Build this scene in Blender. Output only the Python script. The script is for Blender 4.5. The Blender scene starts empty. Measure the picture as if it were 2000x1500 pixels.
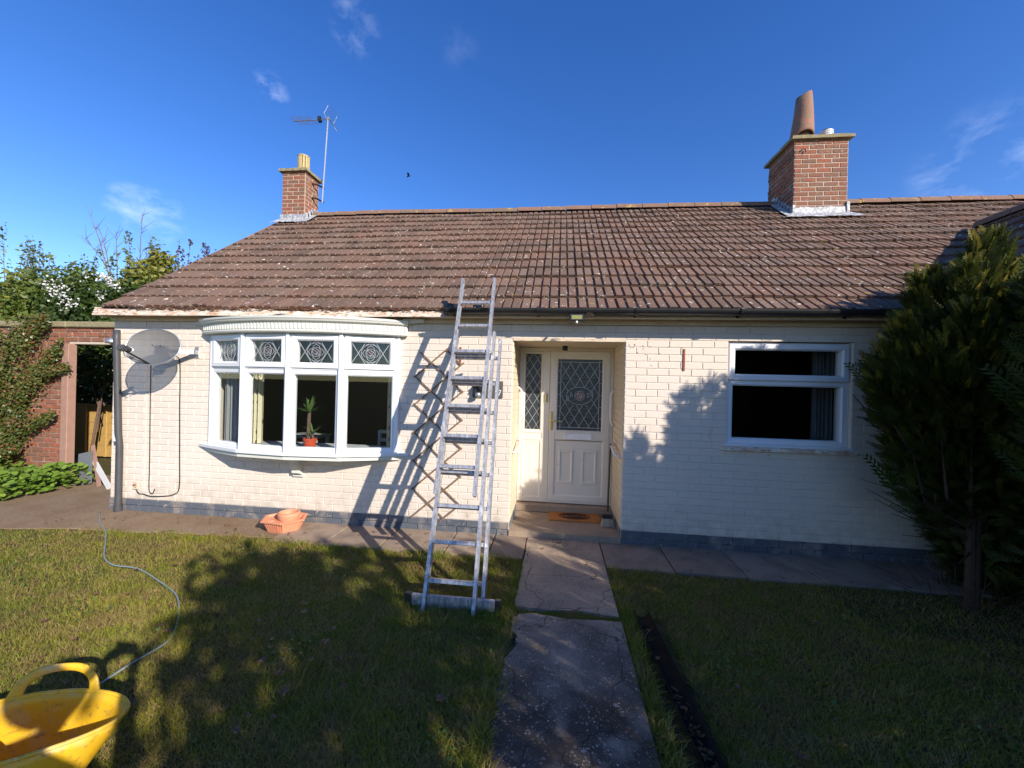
import bpy, math, random
import numpy as np
from mathutils import Vector, Matrix
random.seed(7); rng = np.random.default_rng(11)
scene = bpy.context.scene
COL = scene.collection
# ------------------------------------------------------------------ camera
CAM = np.array([0.0, -4.315, 1.676])
yaw, pitch, roll = (math.radians(a) for a in (6.35, -0.04, 1.45))
fw = np.array([-math.sin(yaw)*math.cos(pitch), math.cos(yaw)*math.cos(pitch), math.sin(pitch)])
rt0 = np.array([math.cos(yaw), math.sin(yaw), 0.0]); up0 = np.cross(rt0, fw)
rt = rt0*math.cos(roll)+up0*math.sin(roll); up = -rt0*math.sin(roll)+up0*math.cos(roll)
cd = bpy.data.cameras.new('camera'); cam = bpy.data.objects.new('camera', cd); COL.objects.link(cam)
cd.sensor_width = 36; cd.sensor_fit = 'HORIZONTAL'; cd.lens = 36*771/2000
cd.clip_start = 0.02; cd.clip_end = 1500
cam.matrix_world = Matrix(((rt[0], up[0], -fw[0], CAM[0]), (rt[1], up[1], -fw[1], CAM[1]), (rt[2], up[2], -fw[2], CAM[2]), (0, 0, 0, 1)))
scene.camera = cam
# ------------------------------------------------------------------ sky, sun, exposure
SUN_TO = Vector((1.18, -1.0, 0.76)).normalized()
elev = math.asin(SUN_TO.z); azim = math.atan2(SUN_TO.x, SUN_TO.y)
world = bpy.data.worlds.new('World'); scene.world = world; world.use_nodes = True
wn = world.node_tree; wn.nodes.clear()
def wnode(t, **k):
    n = wn.nodes.new(t)
    for a, v in k.items(): setattr(n, a, v)
    return n
sky = wnode('ShaderNodeTexSky', sky_type='NISHITA', sun_disc=False, sun_elevation=elev, sun_rotation=azim)
sky.air_density = 1.0; sky.dust_density = 0.15; sky.ozone_density = 3.2; sky.altitude = 200
hs = wnode('ShaderNodeHueSaturation'); hs.inputs['Saturation'].default_value = 1.28; hs.inputs['Hue'].default_value = 0.516
bg = wnode('ShaderNodeBackground'); bg.inputs[1].default_value = 0.135
wo = wnode('ShaderNodeOutputWorld')
wn.links.new(sky.outputs[0], hs.inputs['Color'])
# thin wisps of cirrus: noise inside soft patches of sky
CLOUDS = [((-.533,.666,.522), 2.0, .34), ((-.375,.675,.636), 2.4, .16), ((-.730,.623,.284), 2.6, .34), ((-.20,.74,.64), 4.0, .16), ((.651,.675,.348), 6.0, .2), ((.1,-.8,.6), 9, .3), ((.75,.1,.65), 7, .3)]
tc = wnode('ShaderNodeTexCoord'); nz = wnode('ShaderNodeTexNoise'); nz.inputs['Scale'].default_value = 9; nz.inputs['Detail'].default_value = 9; nz.inputs['Roughness'].default_value = 0.62
nz.inputs['Distortion'].default_value = 0.25
mp = wnode('ShaderNodeMapping'); mp.inputs['Scale'].default_value = (1.6, 1.0, 2.4); mp.inputs['Rotation'].default_value = (0.3, 0.5, 0.2)
wn.links.new(tc.outputs['Generated'], mp.inputs[0]); wn.links.new(mp.outputs[0], nz.inputs['Vector'])
r1 = wnode('ShaderNodeMapRange'); r1.inputs[1].default_value = 0.46; r1.inputs[2].default_value = 0.80
wn.links.new(nz.outputs[0], r1.inputs[0]); acc = None
for d_, rad, amt in CLOUDS:
    dp_ = wnode('ShaderNodeVectorMath', operation='DOT_PRODUCT'); wn.links.new(tc.outputs['Generated'], dp_.inputs[0]); dp_.inputs[1].default_value = d_
    mr = wnode('ShaderNodeMapRange', interpolation_type='SMOOTHSTEP'); mr.inputs[1].default_value = math.cos(math.radians(rad)); mr.inputs[2].default_value = 1.0; mr.inputs[4].default_value = amt
    wn.links.new(dp_.outputs['Value'], mr.inputs[0])
    if acc is None: acc = mr.outputs[0]
    else: ad = wnode('ShaderNodeMath', operation='ADD'); wn.links.new(acc, ad.inputs[0]); wn.links.new(mr.outputs[0], ad.inputs[1]); acc = ad.outputs[0]
mm = wnode('ShaderNodeMath', operation='MULTIPLY'); mm.use_clamp = True; wn.links.new(r1.outputs[0], mm.inputs[0]); wn.links.new(acc, mm.inputs[1])
mx = wnode('ShaderNodeMixRGB'); mx.inputs[2].default_value = (7.0, 7.6, 8.6, 1)
wn.links.new(mm.outputs[0], mx.inputs[0]); wn.links.new(hs.outputs[0], mx.inputs[1])
wn.links.new(mx.outputs[0], bg.inputs[0]); wn.links.new(bg.outputs[0], wo.inputs[0])
sd = bpy.data.lights.new('sun', 'SUN'); sun = bpy.data.objects.new('sun', sd); COL.objects.link(sun)
sd.energy = 4.7; sd.angle = math.radians(0.5); sd.color = (1.0, 0.91, 0.79)
sun.rotation_euler = SUN_TO.to_track_quat('Z', 'Y').to_euler(); sun.location = (8, -8, 8)
vs = scene.view_settings; vs.view_transform = 'Standard'; vs.look = 'None'; vs.exposure = 0.68; vs.gamma = 1.0; vs.use_curve_mapping = False

# ------------------------------------------------------------------ materials
class NT:
    def __init__(s, name):
        s.m = bpy.data.materials.new(name); s.m.use_nodes = True; s.t = s.m.node_tree; s.t.nodes.clear()
        s.out = s.t.nodes.new('ShaderNodeOutputMaterial'); s._c = None
    def n(s, t, **k):
        n = s.t.nodes.new(t)
        for a, v in k.items(): setattr(n, a, v)
        return n
    def l(s, a, b): s.t.links.new(a, b)
    def coord(s):
        if s._c is None: s._c = s.n('ShaderNodeTexCoord').outputs['Object']
        return s._c
    def geo(s, o): return s.n('ShaderNodeNewGeometry').outputs[o]
    def noise(s, scale, detail=4, rough=0.55, stretch=None, pos=False, dist=0):
        n = s.n('ShaderNodeTexNoise'); n.inputs['Scale'].default_value = scale; n.inputs['Detail'].default_value = detail
        n.inputs['Roughness'].default_value = rough; n.inputs['Distortion'].default_value = dist
        v = s.geo('Position') if pos else s.coord()
        if stretch:
            mp = s.n('ShaderNodeMapping'); mp.inputs['Scale'].default_value = stretch; s.l(v, mp.inputs[0]); v = mp.outputs[0]
        s.l(v, n.inputs['Vector']); return n.outputs[0]
    def voro(s, scale, pos=False, feature='F1', out='Distance'):
        n = s.n('ShaderNodeTexVoronoi'); n.feature = feature; n.inputs['Scale'].default_value = scale
        s.l(s.geo('Position') if pos else s.coord(), n.inputs['Vector']); return n.outputs[out]
    def ramp(s, f, a, b, lo=0.0, hi=1.0):
        n = s.n('ShaderNodeMapRange'); n.clamp = True
        for i, v in zip((1, 2, 3, 4), (a, b, lo, hi)): n.inputs[i].default_value = v
        s.l(f, n.inputs[0]); return n.outputs[0]
    def mix(s, f, a, b, blend='MIX'):
        n = s.n('ShaderNodeMixRGB', blend_type=blend)
        for i, v in ((0, f), (1, a), (2, b)):
            if isinstance(v, (int, float)): n.inputs[i].default_value = v
            elif isinstance(v, tuple): n.inputs[i].default_value = (*v, 1)
            else: s.l(v, n.inputs[i])
        return n.outputs[0]
    def math(s, op, a, b):
        n = s.n('ShaderNodeMath', operation=op)
        for i, v in ((0, a), (1, b)):
            if isinstance(v, (int, float)): n.inputs[i].default_value = v
            else: s.l(v, n.inputs[i])
        return n.outputs[0]
    def rand(s, kind='Object'):
        if kind == 'Object': return s.n('ShaderNodeObjectInfo').outputs['Random']
        return s.geo('Random Per Island')
    def bsdf(s, col, rough=0.7, spec=0.3, metal=0.0, bump=None, bstr=0.3, bdist=0.01, trans=None, **kw):
        b = s.n('ShaderNodeBsdfPrincipled')
        def put(k, v):
            if isinstance(v, (int, float)): b.inputs[k].default_value = v
            elif isinstance(v, tuple): b.inputs[k].default_value = (*v, 1)
            else: s.l(v, b.inputs[k])
        put('Base Color', col); put('Roughness', rough); put('Specular IOR Level', spec); put('Metallic', metal)
        for k, v in kw.items(): put(k, v)
        if bump is not None:
            bn = s.n('ShaderNodeBump'); bn.inputs['Strength'].default_value = bstr; bn.inputs['Distance'].default_value = bdist
            s.l(bump, bn.inputs['Height']); s.l(bn.outputs[0], b.inputs['Normal'])
        o = b.outputs[0]
        if trans:
            t = s.n('ShaderNodeBsdfTranslucent')
            if isinstance(trans[1], tuple): t.inputs[0].default_value = (*trans[1], 1)
            else: s.l(trans[1], t.inputs[0])
            ms = s.n('ShaderNodeMixShader'); ms.inputs[0].default_value = trans[0]
            s.l(o, ms.inputs[1]); s.l(t.outputs[0], ms.inputs[2]); o = ms.outputs[0]
        s.l(o, s.out.inputs[0]); return s.m
def simple(name, c, rough=0.6, spec=0.4, metal=0.0, var=0.12, scale=14, bstr=0.15):
    t = NT(name); n = t.noise(scale, 5, pos=True)
    c2 = tuple(v*(1-var) for v in c); c1 = tuple(min(1, v*(1+var)) for v in c)
    return t.bsdf(t.mix(n, c2, c1), rough, spec, metal, bump=n, bstr=bstr, bdist=0.004)
M = {}
def painted(name, base, dirt=(0.42, 0.35, 0.27), amt=0.25):
    t = NT(name); big = t.noise(1.1, 4, pos=True); f = t.noise(55, 4, 0.6, pos=True); mid = t.noise(9, 5, pos=True)
    c = t.mix(t.ramp(big, .35, .7), base, tuple(v*.93 for v in base))
    c = t.mix(t.math('MULTIPLY', t.rand(), .10), c, tuple(v*.78 for v in base))
    c = t.mix(t.ramp(mid, .58, .85, 0, amt), c, dirt)
    sp = t.ramp(t.noise(31, 2, .5, pos=True), .74, .77, 0, .5); c = t.mix(sp, c, (0.45, 0.30, 0.2))
    ru = t.noise(24, 5, .65, (1, 1, .16), True); st_ = t.noise(2.3, 3, .5, pos=True)      # rain streaks and flaked spots
    c = t.mix(t.math('MULTIPLY', t.ramp(ru, .60, .74, 0, .55), t.ramp(st_, .45, .62)), c, (.40, .33, .25))
    fk = t.noise(13, 7, .75, pos=True, dist=.4); c = t.mix(t.ramp(fk, .73, .75, 0, .8), c, (.36, .22, .15))
    # green-brown dirt splashed low on the wall, by height above the ground
    sx = t.n('ShaderNodeSeparateXYZ'); t.l(t.geo('Position'), sx.inputs[0])
    low = t.math('MULTIPLY', t.ramp(sx.outputs[2], .15, .5, .7, 0), t.ramp(mid, .35, .7))
    c = t.mix(low, c, (.40, .35, .27))
    return t.bsdf(c, .62, .35, bump=f, bstr=.55, bdist=.003)
M['paint_brick'] = painted('cream_painted_brick', (0.69, 0.605, 0.52))
M['paint_reveal'] = painted('cream_painted_reveal', (0.68, 0.57, 0.42))
def wood_paint(name, base, rust=.5):
    t = NT(name); a = t.noise(7, 6, .65, (1, 3, 3), True); b = t.noise(28, 5, .6, (.6, 2, 3), True)
    c = t.mix(t.ramp(a, .40, .66, 0, rust), base, (.48, .23, .11))
    c = t.mix(t.ramp(b, .56, .62, 0, rust), c, (.16, .09, .05))
    return t.bsdf(c, .7, .25, bump=b, bstr=.7, bdist=.006)
M['fascia'] = wood_paint('peeling_fascia_paint', (.78, .72, .62), .85)
M['soffit'] = wood_paint('soffit_paint', (.62, .54, .42), .25)
M['upvc'] = simple('white_plastic_frame', (.74, .75, .77), .32, .5, var=.03, bstr=.03)
M['upvc_cream'] = simple('cream_plastic_frame', (.72, .67, .58), .35, .5, var=.03, bstr=.03)
M['canopy'] = simple('off_white_canopy', (.64, .64, .58), .45, .4, var=.05, bstr=.08)
t = NT('lead_strip'); M['came'] = t.bsdf((.42, .43, .45), .45, .5, .4)
t = NT('plinth_brick'); a = t.noise(20, 5, pos=True); b = t.noise(5, 5, pos=True)
c = t.mix(a, (.045, .055, .075), (.10, .115, .14)); c = t.mix(t.math('MULTIPLY', t.rand(), .5), c, (.12, .13, .15)); c = t.mix(t.ramp(b, .50, .68, 0, .7), c, (.30, .25, .21)); fl_ = t.noise(16, 6, .7, pos=True); c = t.mix(t.ramp(fl_, .62, .66, 0, .8), c, (.42, .36, .30))
M['plinth'] = t.bsdf(c, .75, .3, bump=a, bstr=.5, bdist=.004)
def brickmat(name, c1, c2, c3, light=.0):
    t = NT(name); a = t.noise(30, 5, .6, pos=True); r = t.rand()
    n = t.n('ShaderNodeValToRGB'); n.color_ramp.interpolation = 'LINEAR'
    e = n.color_ramp.elements; e[0].color = (*c1, 1); e[1].color = (*c3, 1); e2 = e.new(.5); e2.color = (*c2, 1)
    t.l(r, n.inputs[0]); c = t.mix(t.ramp(a, .3, .75), n.outputs[0], tuple(v*.6 for v in c2))
    li = t.noise(5, 7, .75, pos=True); c = t.mix(t.ramp(li, .50, .64, 0, .7), c, (.17, .13, .09)); l2 = t.noise(17, 5, .7, pos=True); c = t.mix(t.ramp(l2, .60, .68, 0, .7), c, (.44, .38, .27))
    return t.bsdf(c, .85, .2, bump=a, bstr=.6, bdist=.005)
M['redbrick'] = brickmat('red_brick', (.38, .115, .065), (.30, .12, .075), (.20, .11, .08))
M['mortar'] = simple('mortar', (.50, .42, .33), .9, .1, var=.2, scale=40, bstr=.5)
def tilemat(name, isl=False):
    t = NT(name); r = t.rand('Island' if isl else 'Object')
    a = t.noise(60, 6, .7, pos=True); b = t.noise(2.0, 4, pos=True); d = t.noise(11, 6, .7, pos=True)
    c = t.mix(r, (.125, .084, .063), (.205, .140, .105))
    c = t.mix(t.ramp(b, .4, .7, 0, .6), c, (.24, .125, .085))
    c = t.mix(t.ramp(a, .45, .75, 0, .75), c, (.085, .06, .05))
    c = t.mix(t.ramp(d, .62, .74, 0, .55), c, (.30, .26, .18))
    sp = t.noise(19, 3, .55, pos=True, dist=.6); c = t.mix(t.ramp(sp, .665, .69, 0, .95), c, (.68, .66, .58))
    ye = t.noise(7.3, 5, .7, pos=True); c = t.mix(t.ramp(ye, .65, .70, 0, .7), c, (.50, .32, .07))
    return t.bsdf(c, .88, .2, bump=a, bstr=.75, bdist=.006)
M['tile'] = tilemat('brown_concrete_tile'); M['tile_stuff'] = tilemat('brown_concrete_tile_joined', True)
t = NT('ridge_tile_mat'); a = t.noise(40, 6, .7, pos=True); d = t.noise(9, 6, .7, pos=True)
c = t.mix(t.rand(), (.25, .14, .10), (.19, .135, .10)); c = t.mix(t.ramp(a, .45, .7, 0, .6), c, (.13, .10, .08)); c = t.mix(t.ramp(d, .56, .66, 0, .75), c, (.52, .36, .10))
M['ridge'] = t.bsdf(c, .9, .2, bump=a, bstr=.7, bdist=.006)
t = NT('lead_flashing'); a = t.noise(22, 6, .65, pos=True); M['lead'] = t.bsdf(t.mix(t.ramp(a, .38, .58), (.56, .56, .56), (.24, .245, .26)), .6, .4, .15, bump=a, bstr=.6, bdist=.01)
M['slab'] = simple('weathered_cap_slab', (.26, .22, .13), .9, .2, var=.5, scale=25, bstr=.8)
t = NT('terracotta_pot'); a = t.noise(26, 6, .7, pos=True); b = t.noise(7, 4, pos=True)
c = t.mix(t.ramp(a, .42, .58), (.33, .14, .10), (.20, .17, .12)); c = t.mix(t.ramp(b, .55, .65, 0, .7), c, (.40, .17, .11)); c = t.mix(t.ramp(a, .66, .72, 0, .8), c, (.52, .48, .38))
M['pot_red'] = t.bsdf(c, .9, .15, bump=a, bstr=.7, bdist=.008)
M['pot_buff'] = simple('buff_clay_pot', (.46, .36, .18), .85, .2, var=.4, scale=25, bstr=.5)
M['black'] = simple('black_plastic', (.018, .018, .02), .35, .5, var=.2, bstr=.05)
M['gutter'] = simple('black_gutter_plastic', (.022, .022, .024), .38, .5, var=.4, scale=6, bstr=.08)
M['oldgutter'] = simple('dirty_black_gutter', (.010, .0095, .009), .75, .15, var=.5, scale=20, bstr=.3)
M['blackpipe'] = simple('dark_grey_pipe', (.055, .055, .06), .5, .4, var=.35, scale=9, bstr=.15)
M['rust'] = simple('rusty_iron', (.30, .10, .05), .9, .2, var=.5, scale=60, bstr=.6)
t = NT('worn_aluminium'); a = t.noise(45, 6, .7, (1, 1, .25), True); b = t.noise(12, 5, .6, pos=True)
c = t.mix(t.ramp(a, .38, .60), (.54, .54, .55), (.27, .27, .29)); c = t.mix(t.ramp(b, .60, .68, 0, .7), c, (.80, .79, .76)); c = t.mix(t.ramp(a, .66, .72, 0, .9), c, (.07, .07, .08))
M['alu'] = t.bsdf(c, t.ramp(a, .3, .7, .38, .6), .5, .55, bump=a, bstr=.25, bdist=.002)
M['steel'] = simple('galvanised_steel', (.50, .51, .53), .4, .5, .8, var=.2, scale=30)
t = NT('mesh_dish'); a = t.noise(300, 2, pos=True); M['dish'] = t.bsdf(t.mix(a, (.075, .08, .085), (.13, .138, .145)), .55, .3, .0, Alpha=.84)
t = NT('weathered_trellis_wood'); a = t.noise(30, 5, .6, pos=True); M['trellis'] = t.bsdf(t.mix(a, (.13, .085, .055), (.27, .17, .11)), .85, .2, bump=a, bstr=.4, bdist=.003)
M['post'] = simple('pinkish_timber', (.32, .19, .145), .8, .2, var=.2, scale=12, bstr=.4)
M['fencewood'] = simple('yellow_fence_wood', (.42, .27, .09), .8, .2, var=.2, scale=20, bstr=.3)
M['planter'] = simple('sun_bleached_terracotta_plastic', (.62, .26, .15), .6, .35, var=.12, scale=30, bstr=.15)
t = NT('yellow_tub_plastic'); a = t.noise(7, 6, .65); b = t.noise(38, 5, .6)
c = t.mix(t.ramp(a, .35, .7), (.84, .52, .018), (.78, .50, .05)); c = t.mix(t.ramp(a, .52, .68, 0, .5), c, (.78, .66, .40)); c = t.mix(t.ramp(b, .56, .66, 0, .6), c, (.30, .19, .06)); mud = t.noise(3.1, 6, .7); c = t.mix(t.ramp(mud, .58, .66, 0, .55), c, (.46, .34, .17))
M['tub'] = t.bsdf(c, .42, .45, bump=b, bstr=.15, bdist=.004, trans=(.22, (.9, .45, .02)))
t = NT('window_glass')
g = t.n('ShaderNodeBsdfGlossy'); g.inputs['Roughness'].default_value = .01; g.inputs['Color'].default_value = (.95, .97, 1, 1)
tr = t.n('ShaderNodeBsdfTransparent'); tr.inputs[0].default_value = (.93, .95, .94, 1)
fr = t.n('ShaderNodeLayerWeight'); fr.inputs[0].default_value = .5; ms = t.n('ShaderNodeMixShader')
t.l(t.math('ADD', t.math('MULTIPLY', t.math('POWER', fr.outputs['Facing'], 4.0), .5), .032), ms.inputs[0]); t.l(tr.outputs[0], ms.inputs[1]); t.l(g.outputs[0], ms.inputs[2]); t.l(ms.outputs[0], t.out.inputs[0])
M['glass'] = t.m
t = NT('obscure_glass'); v = t.voro(38); n2 = t.noise(22, 4)
M['obscure'] = t.bsdf(t.mix(n2, (.018, .022, .027), (.055, .065, .07)), .22, .4, bump=v, bstr=.5, bdist=.006)
M['rosered'] = simple('deep_red_glass', (.13, .012, .018), .2, .6)
M['pinkglass'] = simple('dark_rose_glass', (.05, .02, .028), .2, .6)
M['brass'] = simple('brass', (.62, .46, .16), .3, .5, .9, var=.1)
M['white'] = simple('white_plastic', (.80, .80, .82), .4, .4, var=.05)
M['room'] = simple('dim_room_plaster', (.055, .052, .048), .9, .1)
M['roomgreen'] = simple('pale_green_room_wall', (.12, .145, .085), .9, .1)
M['roomdark'] = simple('brown_room_ceiling', (.03, .03, .028), .9, .1)  # ceiling darkened: the gloom of the room is put into its colour
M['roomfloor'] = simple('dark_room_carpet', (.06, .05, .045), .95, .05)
t = NT('net_curtain'); a = t.noise(6, 3, .5, (9, 9, .4), True); M['curtain'] = t.bsdf(t.mix(a, (.22, .225, .24), (.38, .385, .40)), .9, .1)
t = NT('circle_print_curtain'); v = t.n('ShaderNodeTexVoronoi'); v.inputs['Scale'].default_value = 8; v.inputs['Randomness'].default_value = 0.15
t.l(t.geo('Position'), v.inputs['Vector'])
d = v.outputs['Distance']; ring = t.math('MULTIPLY', t.ramp(d, .20, .23), t.ramp(d, .33, .30)); dot = t.ramp(d, .14, .11)
M['curtain2'] = t.bsdf(t.mix(t.math('MAXIMUM', ring, dot), (.60, .55, .40), (.20, .14, .09)), .9, .1)
M['matcoir'] = simple('coir_mat', (.42, .17, .055), .95, .1, var=.35, scale=120, bstr=.9)
M['matdark'] = simple('coir_print', (.09, .05, .03), .95, .1, var=.4, scale=120, bstr=.9)
t = NT('concrete_floor'); a = t.noise(50, 6, .7, pos=True); b = t.noise(3, 5, pos=True)
c = t.mix(t.ramp(b, .35, .7), (.36, .27, .19), (.27, .205, .15)); c = t.mix(t.ramp(a, .5, .75, 0, .6), c, (.16, .12, .09))
M['porchfloor'] = t.bsdf(c, .85, .2, bump=a, bstr=.4, bdist=.004)
t = NT('paving_stone'); a = t.noise(70, 6, .7, pos=True); b = t.noise(4, 5, pos=True)
c = t.mix(t.rand(), (.26, .195, .145), (.33, .25, .185)); c = t.mix(t.ramp(b, .45, .7, 0, .7), c, (.16, .125, .10)); c = t.mix(t.ramp(a, .55, .75, 0, .5), c, (.11, .085, .07))
M['paving'] = t.bsdf(c, .9, .15, bump=a, bstr=.4, bdist=.004)
t = NT('aggregate_path'); a = t.noise(110, 6, .7, pos=True); b = t.noise(2.6, 6, .6, pos=True, dist=.5); li = t.noise(10, 8, .75, pos=True)
sx = t.n('ShaderNodeSeparateXYZ'); t.l(t.geo('Position'), sx.inputs[0])
c = t.mix(t.ramp(b, .4, .62), (.42, .31, .22), (.27, .21, .16))
near = t.ramp(sx.outputs[1], -1.3, -1.7, 0, 1)            # the near slab is a greyer, wetter concrete
c = t.mix(near, c, t.mix(t.ramp(b, .38, .60), (.29, .24, .195), (.125, .098, .076)))
wet = t.math('MULTIPLY', t.ramp(sx.outputs[1], -1.95, -2.25, 0, 1), t.ramp(t.noise(3.4, 5, .6, pos=True), .38, .50, 0, .85)); c = t.mix(wet, c, (.05, .040, .032))
for sc_v, thr, dens in ((52, .36, .45), (95, .34, .35)):   # exposed pebbles of many colours
    v = t.n('ShaderNodeTexVoronoi'); v.inputs['Scale'].default_value = sc_v; t.l(t.geo('Position'), v.inputs['Vector'])
    sp_ = t.n('ShaderNodeSeparateXYZ'); t.l(v.outputs['Color'], sp_.inputs[0])
    rp = t.n('ShaderNodeValToRGB'); e = rp.color_ramp.elements; e[0].color = (.07, .055, .045, 1); e[1].color = (.48, .43, .36, 1); e1 = e.new(.45); e1.color = (.20, .155, .11, 1); e2 = e.new(.75); e2.color = (.36, .29, .21, 1)
    t.l(sp_.outputs[0], rp.inputs[0]); ex = t.ramp(t.noise(5, 4, .6, pos=True), .34, .56, .25, 1)
    msk = t.math('MULTIPLY', t.math('MULTIPLY', t.ramp(v.outputs['Distance'], thr, thr-.10, 0, .95), t.ramp(sp_.outputs[1], dens, dens+.02)), ex); c = t.mix(msk, c, rp.outputs[0])
c = t.mix(t.ramp(a, .56, .68, 0, .65), c, (.03, .026, .022))
c = t.mix(t.math('MULTIPLY', t.ramp(li, .61, .66, 0, .6), near), c, (.46, .43, .40))
cr = t.n('ShaderNodeTexVoronoi', feature='DISTANCE_TO_EDGE'); cr.inputs['Scale'].default_value = 1.7; dn_ = t.n('ShaderNodeVectorMath', operation='ADD'); nn_ = t.n('ShaderNodeTexNoise'); nn_.inputs['Scale'].default_value = 6; t.l(t.geo('Position'), nn_.inputs['Vector'])
vm = t.n('ShaderNodeVectorMath', operation='SCALE'); vm.inputs['Scale'].default_value = .22; t.l(nn_.outputs['Color'], vm.inputs[0]); t.l(t.geo('Position'), dn_.inputs[0]); t.l(vm.outputs[0], dn_.inputs[1]); t.l(dn_.outputs[0], cr.inputs['Vector'])
c = t.mix(t.ramp(cr.outputs['Distance'], .008, .003, 0, .8), c, (.03, .028, .02))
M['path'] = t.bsdf(c, .85, .25, bump=a, bstr=.8, bdist=.008)
t = NT('soil_and_thatch'); a = t.noise(45, 6, .7, pos=True); b = t.noise(1.6, 5, .6, pos=True)
c = t.mix(t.ramp(a, .35, .7), (.055, .045, .022), (.15, .115, .055)); c = t.mix(t.ramp(b, .4, .65, 0, .7), c, (.06, .075, .02))
M['ground'] = t.bsdf(c, .95, .1, bump=a, bstr=.9, bdist=.02)
t = NT('bare_earth'); a = t.noise(38, 7, .7, pos=True); b = t.noise(3, 5, .6, pos=True)
c = t.mix(t.ramp(a, .3, .75), (.20, .14, .09), (.33, .245, .165)); c = t.mix(t.ramp(b, .42, .65, 0, .7), c, (.21, .135, .08))
M['earth'] = t.bsdf(c, .95, .1, bump=a, bstr=.8, bdist=.02)
def leafmat(name, c1, c2, tr=.35, var=.6, rough=.5):
    t = NT(name); r = t.rand('Island'); b = t.noise(1.7, 3, pos=True)
    f = t.mix(.5, r, t.ramp(b, .3, .7))
    c = t.mix(f, c1, c2); return t.bsdf(c, rough, .35, trans=(tr, c))
t = NT('lawn_blades'); r = t.rand('Island'); b = t.noise(1.3, 5, .6, pos=True); d = t.noise(5.5, 4, .6, pos=True)
g = t.mix(t.ramp(b, .35, .65), (.135, .185, .016), (.27, .255, .028)); g = t.mix(t.math('MULTIPLY', r, .5), g, (.26, .28, .035))
th = t.math('ADD', t.math('MULTIPLY', r, .55), t.ramp(d, .35, .7, -.1, .6)); g = t.mix(t.ramp(th, .50, .70, 0, .85), g, (.36, .26, .10)); pt = t.noise(2.9, 6, .7, pos=True, dist=.5); g = t.mix(t.ramp(pt, .50, .66, 0, .75), g, (.25, .175, .065))
M['grass'] = t.bsdf(g, .6, .25, trans=(.3, g))
M['conifer'] = leafmat('yellow_green_conifer', (.026, .044, .006), (.070, .088, .011), .26)
M['conifer_tip'] = leafmat('golden_conifer_tips', (.15, .16, .018), (.32, .24, .03), .35)  # sunlight on the upper sprays put into the colour
M['green1'] = leafmat('mid_green_leaves', (.075, .12, .02), (.16, .20, .035), .35)
M['green2'] = leafmat('dark_green_leaves', (.03, .06, .012), (.075, .115, .02), .3)
M['green3'] = leafmat('grey_green_leaves', (.09, .125, .055), (.17, .20, .08), .3)
M['yellowgreen'] = leafmat('yellow_green_leaves', (.15, .18, .03), (.27, .25, .05), .35)
M['purple'] = leafmat('purple_leaves', (.075, .03, .03), (.15, .075, .05), .3)
M['climber'] = leafmat('climber_leaves', (.05, .075, .015), (.14, .15, .035), .25, rough=.35)
M['berry'] = leafmat('reddish_new_leaves', (.22, .06, .035), (.30, .13, .05), .25)
M['weed'] = leafmat('lawn_weed_leaves', (.06, .12, .02), (.13, .20, .04), .25)
M['thatch'] = leafmat('dry_grass', (.15, .10, .035), (.44, .32, .14), .2)
M['groundcover'] = leafmat('bright_ground_cover', (.10, .19, .02), (.22, .32, .05), .3)
M['blossom'] = leafmat('white_blossom', (.70, .68, .64), (.80, .78, .76), .3)
M['deadleaf'] = leafmat('dead_leaves', (.07, .035, .02), (.24, .12, .06), .1)
M['yucca'] = leafmat('yucca_leaves', (.06, .13, .03), (.14, .22, .06), .25)
t = NT('bark'); a = t.noise(30, 6, .7, (3, 3, .6), True); M['bark'] = t.bsdf(t.mix(a, (.07, .045, .035), (.20, .14, .11)), .9, .1, bump=a, bstr=.8, bdist=.01)
M['curtain_dim'] = simple('dim_net_curtain', (.13, .13, .14), .9, .1)  # darker copy of the net curtain, with the window's shade in its colour
M['darkbark'] = simple('dark_bark', (.065, .045, .035), .9, .1, var=.4, scale=30, bstr=.7)
M['redpot'] = simple('red_plastic_pot', (.52, .07, .03), .4, .4, var=.06)
M['hose'] = simple('pale_blue_cable', (.20, .26, .27), .5, .4, var=.1)
M['greyboard'] = simple('grey_board', (.13, .14, .15), .7, .2, var=.15)
M['whiteboard'] = simple('white_board', (.62, .60, .58), .6, .3, var=.12, scale=8)
M['brownboard'] = simple('rotten_brown_board', (.20, .10, .06), .9, .15, var=.5, scale=25, bstr=.8)
M['skin'] = simple('skin', (.55, .33, .24), .5, .4, var=.05)
M['cloth'] = simple('dark_jacket', (.05, .06, .09), .9, .1, var=.15)
M['jeans'] = simple('blue_jeans', (.06, .09, .16), .9, .1, var=.15)
M['hair'] = simple('brown_hair', (.05, .03, .02), .7, .2)
M['darkroof'] = simple('lamp_lens', (.25, .24, .08), .3, .5)
M['whitewood'] = simple('white_painted_chair', (.55, .56, .58), .5, .3)
M['sign'] = simple('slate_plate', (.10, .09, .085), .6, .3, var=.25, scale=30)
M['bristle'] = simple('pale_bristles', (.50, .42, .30), .9, .1, var=.3, scale=150, bstr=.8)

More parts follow.
